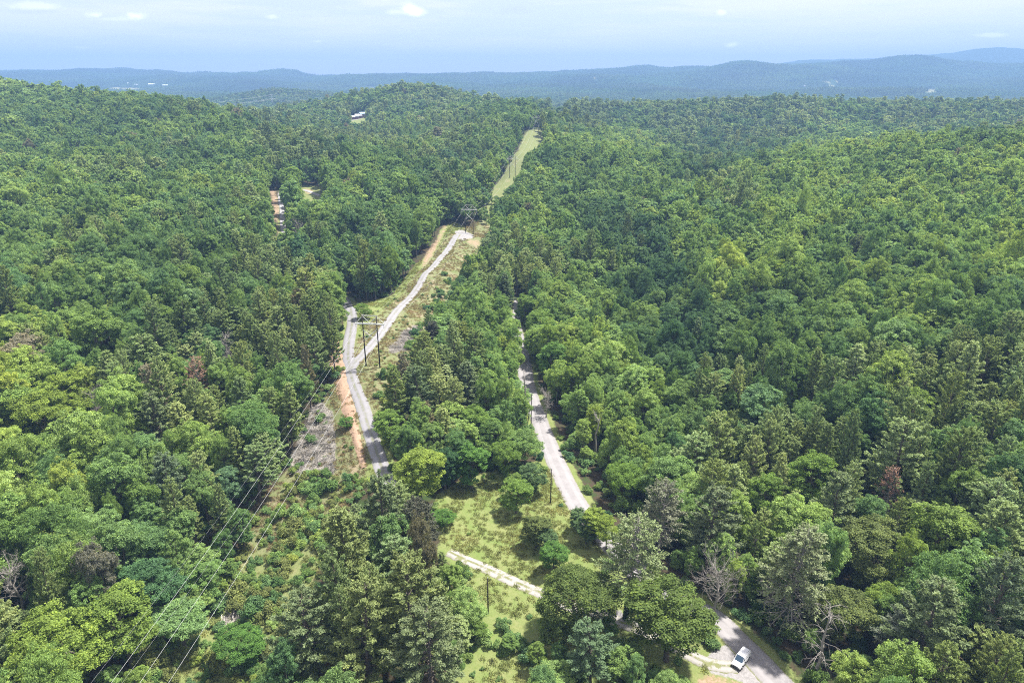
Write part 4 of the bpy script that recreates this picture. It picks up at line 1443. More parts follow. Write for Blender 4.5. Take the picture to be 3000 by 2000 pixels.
def place_tree(kind, crown, trunk, x, y, z, sx, sy, sz, rz, tint, label, group, cat='tree'):
    r = empty(kind, (x, y, z - .1), rz)
    r.scale = (sx, sy, sz)
    r.rotation_euler = (rs_.normal(0, .025), rs_.normal(0, .025), rz)
    tag(r, label, cat, group)
    c = bpy.data.objects.new('crown', crown)
    c['tint'] = [float(v) for v in tint]   # leaf colour read by the foliage material
    link(c, r)
    link(bpy.data.objects.new('trunk', trunk), r)
    return r


rs_ = np.random.RandomState(77)
GROUPS = {True: 'pines of the near woods', False: 'broadleaf trees of the near woods'}
for i in np.where(sel)[0]:
    P_ = PN0 if TI[i] else BL0
    p = P_[rs_.randint(len(P_))]
    s = TR[i] / p.R
    lab = look(TI[i], TH[i], TR[i], TQ[i], TC[i]) + ' ' + region(TX[i], TY[i], mx[i], my[i]) + ', ' + where(mx[i], my[i])
    for k in range(6):
        if lab not in SEEN:
            break
        mx[i] += 22
        my[i] += 13 * (k % 2)
        lab = look(TI[i], TH[i], TR[i], TQ[i], TC[i]) + ' ' + region(TX[i], TY[i], mx[i], my[i]) + ', ' + where(mx[i], my[i])
    SEEN.add(lab)
    place_tree(PNE if TI[i] else B, p.crown, p.trunk, TX[i], TY[i], TZ[i], s * rs_.uniform(.86, 1.15), s * rs_.uniform(.86, 1.15), TH[i] / p.H, rs_.uniform(0, 6.28), TC[i], lab, GROUPS[bool(TI[i])])

# ------------------------------------------------------------------ the rest of the forest: one object for each kind
rest = ~sel
nearT = TT < 330
src_b = [joined_from(p, 'broadleaf', M_LEAF, M_BARK) for p in BL0] + [p.joined for p in BL1]
src_p = [joined_from(p, 'pine', M_NEEDLE, M_BARK) for p in PN0] + [p.joined for p in PN1]
x3, y3, z3, t3, rs3 = candidates(400, 2700, 1000, 2700, 9.6, 3)
i3, h3, r3, c3, q3 = grow(x3, y3, z3, t3, rs3, 1.25)
a3, b3, _ = project(x3, y3, z3)
a4, b4, _ = project(x3, y3, z3 + h3)
k3 = ~(in_zone('field', a3, b3, t3) | in_zone('field', a4, b4, t3) | in_zone('grass', a3, b3, t3) | in_zone('gravel', a3, b3, t3) | in_zone('grass', a4, b4, t3) | in_zone('gravel', a4, b4, t3))
k3 &= ~((np.abs(a4 - 1050) < 27) & (b4 < 352) & (b3 > 344) & (t3 < 1156))
k3 &= ~((np.abs(line_off(x3, y3)) < 16) & (y3 < 2400))
k3 &= ~((np.hypot(x3 - hit(1045, 347)[0], y3 - hit(1045, 347)[1]) < 15))
x3, y3, z3, t3, i3, h3, r3, c3 = [a[k3] for a in (x3, y3, z3, t3, i3, h3, r3, c3)]
for isp, src, p0, p1, p2, nm, lb in [(False, src_b, BL0, BL1, BL2, 'broadleaf_woodland', 'the remaining broadleaf trees of the wooded hills'), (True, src_p, PN0, PN1, PN2, 'pine_woodland', 'the remaining pines of the wooded hills')]:
    k = np.where(rest & (TI == isp))[0]
    full = nearT[k]
    v = np.where(full, rs_.randint(0, len(p0), len(k)), len(p0) + rs_.randint(0, len(p1), len(k)))
    PR = np.array([p.R for p in p0 + p1 + p2])
    PH = np.array([p.H for p in p0 + p1 + p2])
    kk = np.where(i3 == isp)[0]
    v3 = len(p0) + len(p1) + rs_.randint(0, len(p2), len(kk))
    vv = np.concatenate([v, v3])
    X, Y, Z = [np.concatenate([a[k], b[kk]]) for a, b in ((TX, x3), (TY, y3), (TZ, z3))]
    Hh, Rr_ = np.concatenate([TH[k], h3[kk]]), np.concatenate([TR[k], r3[kk]])
    s = Rr_ / PR[vv]
    scatter(nm, src + [p.joined for p in p2], np.stack([X, Y, Z - .2], 1), rs_.uniform(0, 6.28, len(X)),
            np.stack([s * rs_.uniform(.85, 1.16, len(X)), s * rs_.uniform(.85, 1.16, len(X)), Hh / PH[vv]], 1), vv, np.concatenate([TC[k], c3[kk]]), lb, rs_.normal(0, .035, (len(X), 2)))

# distant woods: patches of canopy that read as one mass
def canopy_patch(seed, size=64.0, n=60):
    rs_ = np.random.RandomState(seed)
    Vs, Fs, lv = [], [], []
    o = 0
    for _ in range(n):
        cx_, cy_ = rs_.uniform(-size / 2, size / 2, 2)
        pn = rs_.uniform() < .5
        R_, H_ = rs_.uniform(4.0, 6.5) * (.8 if pn else 1), rs_.uniform(11, 19) * (1.15 if pn else 1)
        m = 14
        d = unit(rs_.normal(size=(m, 3)) + np.array([0, 0, .5]))
        if pn:
            hh = rs_.uniform(0, 1, m)
            P = np.stack([cx_ + d[:, 0] * R_ * (1.1 - hh), cy_ + d[:, 1] * R_ * (1.1 - hh), H_ * (.35 + .65 * hh)], 1)
        else:
            P = np.array([cx_, cy_, H_ * .68]) + d * np.array([R_, R_, H_ * .32]) * .85
        Vq, Fq = leaf_quads(P, unit(d + rs_.normal(size=(m, 3)) * .3), rs_, 4.2, 3.6)
        Vs.append(Vq); Fs.append(Fq + o); o += len(Vq)
        lv.append(np.clip(rs_.uniform(.2, .8) + rs_.normal(0, .12, m), 0, 1))
    m_ = mesh_from('canopy_patch', np.vstack(Vs), np.vstack(Fs), [M_LEAF], fattr={'leafv': np.concatenate(lv)})
    return bpy.data.objects.new('canopy_patch_source', m_)


patches = [canopy_patch(300 + i) for i in range(6)]
x5, y5, z5, t5, rs5 = candidates(900, 7600, 2650, 7600, 54.0, 9)
a5, b5, _ = project(x5, y5, z5)
a6, b6, _ = project(x5, y5, z5 + 15)
a7, b7, _ = project(x5, y5, z5 + 8)
k5 = ~(in_zone('field', a5, b5, t5) | in_zone('field', a6, b6, t5) | in_zone('field', a7, b7, t5))
k5 &= ~((np.abs(x5 - 0.118 * y5 + 72.7) < 30) & (y5 > 2600) & False)
x5, y5, z5, t5 = [a[k5] for a in (x5, y5, z5, t5)]
e = 25.0
gx, gy = (hgt(x5 + e, y5) - hgt(x5 - e, y5)) / (2 * e), (hgt(x5, y5 + e) - hgt(x5, y5 - e)) / (2 * e)
tilt = np.stack([np.arctan(gy), -np.arctan(gx)], 1)
n5 = len(x5)
nn = fbm(x5, y5, 420.0, 61, 4)
cc = np.array([.10, .17, .06])[None] * (1 + .55 * nn + rs5.normal(0, .08, n5))[:, None]
cc[:, 0] *= 1 + .3 * fbm(x5, y5, 300.0, 71, 3)
scatter('distant_woods', patches, np.stack([x5, y5, z5 - 1.5], 1), np.zeros(n5), np.ones((n5, 3)) * rs5.uniform(.95, 1.15, (n5, 1)), rs5.randint(0, 6, n5), cc,
        'far-off wooded hills that read as one mass', tilt)


# ------------------------------------------------------------------ named trees
M_SPARSE = leafmat('thin_needles', (.12, .14, .08), trans=.15, rough=.6, spec=.25, vary=.4, yellow=(1.3, 1.2, .9))
M_BROWN = leafmat('brown_needles', (.28, .15, .10), trans=.15, rough=.8, spec=.1, vary=.4, yellow=(1.2, 1.1, .9))
M_GREYWOOD = simple('bare_grey_wood', (.32, .295, .265), .9, spec=.1, noise=.8, scale=1.2, dark=.6)
M_IVY = leafmat('ivy', (.045, .085, .025), trans=.15)


def finish(data, lm, bm_):
    return make_proto('x', data, lm, bm_)


SPN = [finish(pine(400, 25, 6.6, 15000, .5, droop=.12, foliage=.75, start=.30, bare=.22, power=.45, gap=.62), M_SPARSE, M_GREYWOOD),
       finish(pine(401, 27, 6.4, 16000, .5, droop=.22, foliage=.75, start=.22, bare=.28, power=.55, gap=.6), M_SPARSE, M_GREYWOOD),
       finish(pine(402, 20, 5.4, 12000, .46, droop=.05, foliage=.7, start=.2, bare=.35, power=.5, gap=.6), M_SPARSE, M_GREYWOOD)]
BPN = [finish(pine(410, 22, 4.2, 5200, .42, foliage=.7, start=.35, bare=.1, power=.6, gap=.8), M_BROWN, M_GREYWOOD),
       finish(pine(411, 19, 3.2, 4200, .36, foliage=.5, start=.3, bare=.45, power=.6, gap=.6), M_BROWN, M_GREYWOOD)]


def dead_tree(seed, H, R, style):
    rs_ = np.random.RandomState(seed)
    mb, lb = MB(), MB()
    tr = H * .016 + .08
    pts = [(rs_.normal(0, .04) * z, rs_.normal(0, .04) * z, z) for z in np.linspace(-.5, H, 7)]
    mb.tube(pts, list(np.linspace(tr * 1.2, .05 if style != 'snag' else .12, 7)), 7)
    pz = [p[2] for p in pts]

    def st(z):
        return Vector((np.interp(z, pz, [p[0] for p in pts]), np.interp(z, pz, [p[1] for p in pts]), z))

    def grow_(p, d, L, r, depth):
        n = 4
        q = [p]
        dd = Vector(d)
        for i in range(n):
            dd = (dd + Vector(rs_.normal(0, .16, 3)) + Vector((0, 0, {'droop': -.16, 'bushy': .10, 'snag': .12}[style]))).normalized()
            q.append(q[-1] + dd * L / n)
        lb.tube(q, [r, r * .8, r * .6, r * .4, r * .2], 4, cap=False)
        if depth > 0:
            for i in range({'droop': 4, 'bushy': 6, 'snag': 4}[style]):
                s = rs_.randint(1, n + 1)
                e_ = (dd + Vector(rs_.normal(0, .75, 3))).normalized()
                grow_(q[s], e_, L * rs_.uniform(.3, .5), r * .5, depth - 1)
    if style == 'droop':
        for k in range(34):
            z = H * rs_.uniform(.22, .97)
            a = rs_.uniform(0, 6.28)
            grow_(st(z), (math.cos(a), math.sin(a), .35), R * (1.15 - .65 * z / H) * rs_.uniform(.6, 1.15), .07, 1)
    elif style == 'bushy':
        for k in range(34):
            z = H * rs_.uniform(.30, .97)
            a = rs_.uniform(0, 6.28)
            grow_(st(z), (math.cos(a), math.sin(a), .6), R * rs_.uniform(.5, .95), .07, 2)
    else:
        for k in range(12):
            z = H * rs_.uniform(.72, .99)
            a = rs_.uniform(0, 6.28)
            grow_(st(z), (math.cos(a), math.sin(a), .7), R * rs_.uniform(.5, .9), .07, 1)
    return mb, lb


for i, h in enumerate(HERO):
    rz = rs_.uniform(0, 6.28)
    x, y, z, H, R, q = h['x'], h['y'], h['z'], h['H'], h['R'], h['q']
    if h['kind'] in (B, PNE):
        P_ = BL0 if h['kind'] == B else PN0
        p = P_[(h['var'] if h['var'] is not None else rs_.randint(len(P_))) % len(P_)]
        place_tree(h['kind'], p.crown, p.trunk, x, y, z, R / p.R, R / p.R, H / p.H, rz, q, h['label'], GROUPS[h['kind'] == PNE])
    elif h['kind'] in ('sparse_pine_tree', 'brown_pine_tree'):
        p = (SPN if h['kind'][0] == 's' else BPN)[h['var']]
        r = place_tree(h['kind'], p.crown, p.trunk, x, y, z, R / p.R, R / p.R, H / p.H, rz, q, h['label'], None)
        if h['kind'][0] == 's' and h['var'] < 2 and H > 20:   # ivy climbing the trunk
            rr = np.random.RandomState(i)
            n = 1500
            zz = rr.uniform(0, 1, n) ** 1.2 * p.H * .42
            a = rr.uniform(0, 6.28, n)
            d = np.stack([np.cos(a), np.sin(a), np.zeros(n)], 1)
            Vq, Fq = leaf_quads(d * (.34 + rr.uniform(0, .28, n))[:, None] + np.stack([0 * zz, 0 * zz, zz], 1), unit(d + rr.normal(size=(n, 3)) * .5), rr, .3, .24)
            io = link(bpy.data.objects.new('ivy', mesh_from('ivy', Vq, Fq, [M_IVY], fattr={'leafv': rr.uniform(.2, .8, n)})), r)
    else:
        tb, lb = dead_tree(500 + i, H, R, h['var'])
        r = empty('dead_tree', (x, y, z - .1), rz)
        tag(r, h['label'], 'dead tree')
        tb.obj('trunk', M_GREYWOOD, r, True)
        lb.obj('limbs', M_GREYWOOD, r, True)

# ------------------------------------------------------------------ power line: wooden H frames
TOWERS = [(1072, 1066, 1114, 1082, 18.5), (1364, 683, 1387, 686, 18.5), (1493, 522, 1510, 518, 18.5), (1565, 384, 1577, 384, 18.0)]
axis = Vector((LINE_M, 1, 0)).normalized()
side = Vector((axis.y, -axis.x, 0))
frames = []
where_f = ['nearest power frame, dark twin poles where the two gravel roads meet', 'second power frame behind the gravel turning pad on the ridge road',
           'third power frame, halfway up the far grassy strip', 'farthest power frame, on the crest where the grassy strip ends']
for k, (ax, ay, bx, by, Hh) in enumerate(TOWERS):
    p, q = hit(ax, ay), hit(bx, by)
    cx_, cy_ = (p[0] + q[0]) / 2, (p[1] + q[1]) / 2
    if k:
        cx_ = LINE_X0 + LINE_M * (cy_ - LINE_Y0) * 1.0 * .5 + cx_ * .5 - LINE_X0 * .5 + LINE_X0 * .5 if False else cx_
    gz = float(hgt(cx_, cy_)[0])
    r = empty('power_pole', (cx_, cy_, gz), math.atan2(side.y, side.x))
    tag(r, where_f[k], 'power pole', 'wooden power frames carrying the line over the hills')
    half = 2.45
    zl = [float(hgt(cx_ + s * half * side.x, cy_ + s * half * side.y)[0]) - gz for s in (-1, 1)]
    for s, z0 in zip((-1, 1), zl):
        m_ = MB()
        m_.tube([(s * half, 0, z0 - .5), (s * half, 0, Hh * .5), (s * half, 0, Hh)], [.25, .21, .17], 8)
        m_.obj('pole', M_POLE, r, True)
    m_ = MB(); m_.box((0, .28, Hh - 2.9), (10.2, .22, .32)); m_.box((0, -.28, Hh - 2.9), (10.2, .22, .32)); m_.obj('crossarm', M_ARM, r)
    m_ = MB(); m_.box((0, .25, Hh - .12), (5.4, .16, .22)); m_.obj('top_beam', M_ARM, r)
    for (x0, z0, x1, z1, w) in [(-half, Hh - .4, 0, Hh - 2.8, .09), (half, Hh - .4, 0, Hh - 2.8, .09), (-half, Hh - .5, -5.0, Hh - 2.8, .09), (half, Hh - .5, 5.0, Hh - 2.8, .09),
                                (-half, Hh - 5.0, half, Hh - 9.6, .13), (half, Hh - 4.6, -half, Hh - 9.4, .13)]:
        m_ = MB(); m_.tube([(x0, -.32 if w > .1 else .36, z0), (x1, .32 if w > .1 else .36, z1)], w, 5); m_.obj('brace', M_ARM, r)
    att = []
    for xo in (-4.85, 0, 4.85):
        m_ = MB()
        for j in range(7):
            m_.tube([(xo, 0, Hh - 3.1 - j * .2), (xo, 0, Hh - 3.2 - j * .2)], [.13, .05], 8)
        m_.tube([(xo, 0, Hh - 2.9), (xo, 0, Hh - 4.55)], .03, 5)
        m_.obj('insulator', M_INS, r, True)
        att.append(Vector((cx_, cy_, gz)) + side * xo + Vector((0, 0, Hh - 4.55)))
    for xo in (-half, half):
        att.append(Vector((cx_, cy_, gz)) + side * xo + Vector((0, 0, Hh + .05)))
    frames.append(att)


def wire(a, b, sag, rad, label, group, n=44, name='power_line_wire', t0=0.0):
    m_ = MB()
    pts = []
    for i in range(n + 1):
        s = t0 + (1 - t0) * i / n
        p = a.lerp(b, s)
        p.z -= sag * 4 * s * (1 - s)
        pts.append(p)
    m_.tube(pts, rad, 5, cap=False)
    o = m_.obj(name, M_WIRE, None, True)
    tag(o, label, 'cable', group)


names5 = ['outer conductor on the wooded slope side', 'middle conductor', 'outer conductor on the meadow side', 'thin shield wire on the wooded slope side', 'thin shield wire on the meadow side']
spans = ['in the foreground span', 'between the nearest and second frame', 'between the second and third frame', 'between the third and farthest frame', 'beyond the farthest frame']
for w in range(5):
    a0 = frames[0][w]
    # the foreground span runs down past the camera to a frame outside the photograph
    d = Vector((-LINE_M, -1, 0)).normalized()
    b0 = a0 + d * 420
    sg = 20.5 if w < 3 else 17.5
    rad = .018 if w < 3 else .006
    wire(b0, a0, sg, rad, f'{names5[w]} {spans[0]}', 'power line wires', 70, t0=.28)
    for k in range(3):
        L = (frames[k + 1][w] - frames[k][w]).length
        wire(frames[k][w], frames[k + 1][w], L * L / 420 ** 2 * 22, rad * (1 + .5 * k) * .8, f'{names5[w]} {spans[k + 1]}', 'power line wires', 40)
    e_ = frames[3][w] + Vector((LINE_M, 1, 0)).normalized() * 260 + Vector((0, 0, -26))
    wire(frames[3][w], e_, 8, rad * 2, f'{names5[w]} {spans[4]}', 'power line wires', 24)

# small utility poles of the road-side line
up = []
for k, (a, b, H, lab) in enumerate([(1556, 1249, 11.5, 'slim utility pole on the verge of the gravel road, next to the snag'), (1545, 1244, 6.5, 'short leaning post beside the slim utility pole and the snag'),
                                    (1613, 1475, 10.5, 'slim utility pole at the edge of the meadow by the gravel road'), (1430, 1796, 9.0, 'utility pole with a small cap below the meadow track')]):
    x, y, z = hit(a, b)
    r = empty('utility_pole', (x, y, z), .2)
    tag(r, lab, 'utility pole', 'utility poles near the gravel road')
    m_ = MB(); lean = .8 if k == 1 else 0
    m_.tube([(0, 0, -.5), (lean, 0, H)], [.17, .11], 8); m_.obj('pole', M_POLE, r, True)
    if k != 1:
        m_ = MB(); m_.tube([(0, 0, H), (0, 0, H + .35)], [.05, .08], 6); m_.obj('insulator', M_INS, r, True)
    up.append(Vector((x + lean, y, z + H + .35)))
wire(up[0], up[2], 1.2, .012, 'thin cable between the slim poles of the gravel road', 'utility cables')

# ------------------------------------------------------------------ white station-wagon style car
M_WHITE = simple('white_car_paint', (.72, .73, .75), .3, spec=.5, noise=.5, scale=1.6, dark=.88)
M_GLASS = simple('tinted_car_glass', (.045, .075, .12), .08, spec=.8)
M_BLACK = simple('black_plastic', (.02, .02, .022), .55, spec=.4)
M_TYRE = simple('tyre_rubber', (.018, .018, .018), .8, spec=.2)
M_RIM = simple('wheel_alloy', (.45, .46, .47), .35, metal=.8)
M_LAMP = simple('headlight_glass', (.72, .75, .78), .12, spec=.8)
M_RED = simple('tail_light_red', (.35, .02, .02), .25, spec=.6)
x0, y0, z0 = hit(2147, 1966)
x1, y1, z1 = hit(2192, 1911)
hd = math.atan2(y0 - y1, x0 - x1)          # direction the bonnet points
ccx, ccy = (x0 + x1) / 2, (y0 + y1) / 2
car = empty('car', (ccx, ccy, float(hgt(ccx, ccy)[0]) + .06), hd)
tag(car, 'white sport utility car with dark windows parked on the gravel beside the road', 'car')


def profile_body(sections, name, mat, parent):
    """sections: (x, half width low, half width high, z low, z high)"""
    V, Fc = [], []
    for (x, wl, wh, zl, zh) in sections:
        V += [(x, -wl, zl), (x, -wl * 1.02, zl + (zh - zl) * .55), (x, -wh, zh), (x, wh, zh), (x, wl * 1.02, zl + (zh - zl) * .55), (x, wl, zl)]
    n = 6
    for i in range(len(sections) - 1):
        for k in range(n):
            k2 = (k + 1) % n
            Fc.append((i * n + k, (i + 1) * n + k, (i + 1) * n + k2, i * n + k2))
    Fc.append(tuple(range(n - 1, -1, -1))[::-1])
    Fc.append(tuple((len(sections) - 1) * n + k for k in range(n))[::-1])
    m_ = mesh_from(name, V, Fc, [mat])
    o = link(bpy.data.objects.new(name, m_), parent)
    bv = o.modifiers.new('bevel', 'BEVEL'); bv.width = .05; bv.segments = 2; bv.limit_method = 'ANGLE'
    return o


profile_body([(-2.45, .80, .76, .42, .98), (-2.36, .92, .88, .34, 1.06), (-1.2, .96, .92, .30, 1.08), (.75, .96, .93, .30, 1.06), (1.6, .96, .86, .30, 1.03), (2.2, .94, .80, .34, .94), (2.42, .84, .70, .42, .82)], 'body', M_WHITE, car)
profile_body([(-2.33, .88, .70, 1.04, 1.70), (-2.15, .88, .74, 1.04, 1.80), (-.4, .89, .76, 1.04, 1.84), (.35, .89, .74, 1.04, 1.80), (.42, .89, .72, 1.04, 1.76)], 'cabin', M_WHITE, car)
# windscreen: sloping glass wedge from bonnet to roof
gl = mesh_from('windscreen', [(1.30, -.80, 1.055), (1.30, .80, 1.055), (.40, .71, 1.765), (.40, -.71, 1.765), (.40, -.86, 1.05), (.40, .86, 1.05)],
               [(0, 1, 2, 3), (0, 3, 4), (1, 5, 2), (3, 2, 5, 4), (0, 4, 5, 1)], [M_GLASS])
link(bpy.data.objects.new('windscreen', gl), car)
for s in (-1, 1):
    m_ = MB(); m_.tube([(1.28, s * .82, 1.07), (.42, s * .745, 1.79)], .035, 5); m_.obj('windscreen_pillar', M_WHITE, car)
    for (xa, xb, xc, xd) in [(.30, -.50, -.50, .22), (-.60, -1.40, -1.38, -.60), (-1.50, -2.18, -2.08, -1.48)]:
        v = [(xa, s * .895, 1.12), (xb, s * .895, 1.12), (xc, s * .775, 1.68), (xd, s * .775, 1.68)]
        v += [(p[0], p[1] - s * .05, p[2]) for p in v]
        link(bpy.data.objects.new('side_window', mesh_from('side_window', v, [(0, 1, 2, 3), (7, 6, 5, 4), (0, 4, 5, 1), (1, 5, 6, 2), (2, 6, 7, 3), (3, 7, 4, 0)], [M_GLASS])), car)
    m_ = MB(); m_.box((.62, s * 1.08, 1.13), (.16, .22, .17)); m_.obj('side_mirror', M_BLACK, car)
    m_ = MB(); m_.box((2.30, s * .66, .80), (.26, .30, .15)); m_.obj('headlight', M_LAMP, car)
    m_ = MB(); m_.box((-2.40, s * .80, .95), (.10, .12, .42)); m_.obj('tail_light', M_RED, car)
    m_ = MB(); m_.tube([(-2.0, s * .62, 1.87), (.1, s * .62, 1.88)], .022, 5); m_.obj('roof_rail', M_RIM, car)
    for xw in (-1.5, 1.5):
        w_ = MB(); w_.tube([(xw, s * .98, .36), (xw, s * .74, .36)], .37, 18); wo = w_.obj('wheel', M_TYRE, car)
        w_ = MB(); w_.tube([(xw, s * 1.0, .36), (xw, s * .97, .36)], .22, 12); w_.obj('rim', M_RIM, wo)
        w_ = MB()
        w_.tube([(xw + .44 * math.cos(a), s * .955, .38 + .44 * math.sin(a)) for a in np.linspace(.1, math.pi - .1, 8)], .035, 5); w_.obj('wheel_arch', M_BLACK, car)
    m_ = MB(); m_.box((-.1, s * .955, .32), (2.2, .08, .12)); m_.obj('side_skirt', M_BLACK, car)
m_ = MB(); m_.box((2.44, 0, .72), (.06, .92, .16)); m_.obj('grille', M_BLACK, car)
m_ = MB(); m_.box((2.42, 0, .44), (.20, 1.66, .20)); m_.obj('front_bumper', M_BLACK, car)
m_ = MB(); m_.box((-2.44, 0, .48), (.16, 1.66, .22)); m_.obj('rear_bumper', M_BLACK, car)
m_ = MB(); m_.box((-2.30, 0, 1.42), (.10, 1.30, .42)); m_.obj('rear_window', M_GLASS, car)

# ------------------------------------------------------------------ logs in the cleared strip
M_LOG = simple('bleached_log', (.52, .49, .45), .85, spec=.1, noise=.7, scale=1.5, dark=.6)
for k, (a, b, c_, d_, lab) in enumerate([(650, 1802, 644, 1838, 'pale bleached log, first of the parallel pair in the cleared strip'), (657, 1806, 654, 1848, 'pale bleached log, second of the parallel pair in the cleared strip'),
                                         (688, 1782, 682, 1815, 'bleached log pointing uphill beside the parallel pair'), (692, 1812, 702, 1846, 'slanting bleached log in the middle of the cleared strip'),
                                         (732, 1796, 708, 1836, 'long slanting bleached log nearest to the foreground pines')]):
    p, q = hit(a, b), hit(c_, d_)
    m_ = MB()
    mid = ((p[0] + q[0]) / 2 + .1, (p[1] + q[1]) / 2, (p[2] + q[2]) / 2 + .35)
    m_.tube([(p[0], p[1], p[2] + .3), mid, (q[0], q[1], q[2] + .45)], [.09, .13, .16], 8)
    for j in range(4):
        s = (j + 1) / 5
        bx = [p[i] + (q[i] - p[i]) * s for i in range(3)]
        an = rs_.uniform(0, 6.28)
        m_.tube([(bx[0], bx[1], bx[2] + .35), (bx[0] + math.cos(an) * .5, bx[1] + math.sin(an) * .5, bx[2] + .75)], [.04, .02], 4)
    tag(m_.obj('log', M_LOG, None, True), lab, 'log', 'bleached logs in the cleared strip')

# ------------------------------------------------------------------ houses far off
M_ROOF = simple('pale_metal_roof', (.72, .76, .80), .4, metal=.2, spec=.5)
M_BLUEROOF = simple('blue_green_metal_roof', (.38, .55, .62), .4, metal=.2, spec=.5)
M_WALL = simple('dark_red_board_wall', (.16, .06, .07), .8)
M_LWALL = simple('white_board_wall', (.70, .70, .68), .8)
M_WIN = simple('window_glass', (.04, .05, .06), .1, spec=.8)


def house(x, y, z, L, Wd, H, rz, roofm, wallm, label, group, nwin=3, cat='house'):
    r = empty('house', (x, y, z), rz)
    tag(r, label, cat, group)
    m_ = MB(); m_.box((0, 0, H / 2 - .6), (L, Wd, H + 1.2)); m_.obj('wall', wallm, r)
    rh = Wd * .28
    o_ = .5
    v = [(-L / 2 - o_, -Wd / 2 - o_, H - .1), (L / 2 + o_, -Wd / 2 - o_, H - .1), (L / 2 + o_, 0, H + rh), (-L / 2 - o_, 0, H + rh), (L / 2 + o_, Wd / 2 + o_, H - .1), (-L / 2 - o_, Wd / 2 + o_, H - .1)]
    v += [(p[0], p[1], p[2] + .2) for p in v]
    link(bpy.data.objects.new('roof', mesh_from('roof', v, [(0, 1, 2, 3)[::-1], (3, 2, 4, 5)[::-1], (6, 7, 8, 9), (9, 8, 10, 11), (0, 6, 7, 1)[::-1], (5, 4, 10, 11), (0, 3, 9, 6), (3, 5, 11, 9), (1, 7, 8, 2), (2, 8, 10, 4)], [roofm])), r)
    for s in (-1, 1):
        m_ = MB(); m_.add([(s * L / 2, -Wd / 2, H), (s * L / 2, Wd / 2, H), (s * L / 2, 0, H + rh), (s * (L / 2 - .2), -Wd / 2, H), (s * (L / 2 - .2), Wd / 2, H), (s * (L / 2 - .2), 0, H + rh)],
                           [(0, 1, 2), (5, 4, 3), (0, 3, 4, 1), (1, 4, 5, 2), (2, 5, 3, 0)]); m_.obj('gable', wallm, r)
    for k in range(nwin):
        for s in (-1, 1):
            xx = -L / 2 + L * (k + .5) / nwin
            m_ = MB(); m_.box((xx, s * (Wd / 2 + .02), H * .55), (L * .12, .08, H * .34)); m_.obj('window', M_WIN, r)
    return r


for k, (a, b, L, Wd, H, rz, rm, wm, lab) in enumerate([
        (1063, 344, 10, 8, 6.0, .5, M_BLUEROOF, M_WALL, 'topmost hillside house, pale blue-green roof over dark walls'),
        (1050, 347, 11, 8, 4.5, .5, M_ROOF, M_WALL, 'middle hillside house, white roof and dark red wall'),
        (1040, 349, 10, 7, 3.5, .5, M_ROOF, M_WALL, 'lowest hillside house, white roof at the end of the pale clearing')]):
    x, y, z = hit(a, b, 0, 900, 1500)
    house(x, y, z, L, Wd, H, rz, rm, wm, lab, 'houses by the hillside clearing')
for k, (a, b, L, lab) in enumerate([(485, 252, 34, 'far white farm building, nearest of the row to the wooded crest'), (445, 249, 40, 'long white farm building in the middle of the far row'), (400, 250, 26, 'small white farm building, second in the far row'), (378, 246, 24, 'small white farm building at the hill end of the far row'),
                                    (1375, 265, 15, 'lone white house in the blue valley behind the domed hill'), (2358, 253, 20, 'lone white house on the blue plain, above the mid ridge'), (1520, 262, 12, 'tiny white house beside the distant cleared strip')]):
    x, y, z = hit(a, b, 12, 2500, 7000)
    house(x, y, z + 9, L, L * .5, 6, .3 * k, M_ROOF, M_LWALL, lab, 'white buildings in the far valley', 2)

# lattice tower on the far hill with its wires
M_STEEL = simple('galvanised_steel', (.55, .58, .60), .5, metal=.4)
tw = []
for k, (a, b, H, lab) in enumerate([(800, 318, 42, 'steel lattice tower on the far hill, its wires spreading both ways')]):
    x, y, z = hit(a, b, 0, 1500, 2600)
    r = empty('lattice_tower', (x, y, z), .3)
    tag(r, lab, 'pylon')
    for sx in (-1, 1):
        for sy in (-1, 1):
            m_ = MB(); m_.tube([(sx * 4, sy * 4, -1), (sx * 1.2, sy * 1.2, H * .65), (sx * .5, sy * .5, H)], .28, 4); m_.obj('leg', M_STEEL, r)
    for j in range(6):
        f0, f1 = j / 6, (j + 1) / 6
        w0, w1 = 4 - 3.3 * f0, 4 - 3.3 * f1
        for s in (-1, 1):
            m_ = MB(); m_.tube([(-w0, s * w0, H * f0), (w1, s * w1, H * f1)], .16, 4); m_.tube([(w0, s * w0, H * f0), (-w1, s * w1, H * f1)], .16, 4); m_.obj('brace', M_STEEL, r)
    for zz in (.68, .82, .95):
        m_ = MB(); m_.box((0, 0, H * zz), (18, .8, .8)); m_.obj('crossarm', M_STEEL, r)
    tw.append((Vector((x, y, z)), H))
T0, H0 = tw[0]
for k, (zz, off) in enumerate([(.68, -9), (.68, 9), (.95, 0)]):
    base = T0 + Vector((off, off * .3, H0 * zz))
    wire(base, base + Vector((-330, -420, -25)), 10, .16, ['low', 'high', 'top'][k] + ' cable running from the lattice tower towards the near slope', 'lattice tower cables', 20)
    wire(base, base + Vector((330, -160, -10)), 10, .16, ['low', 'high', 'top'][k] + ' cable running from the lattice tower towards the domed hill', 'lattice tower cables', 20)

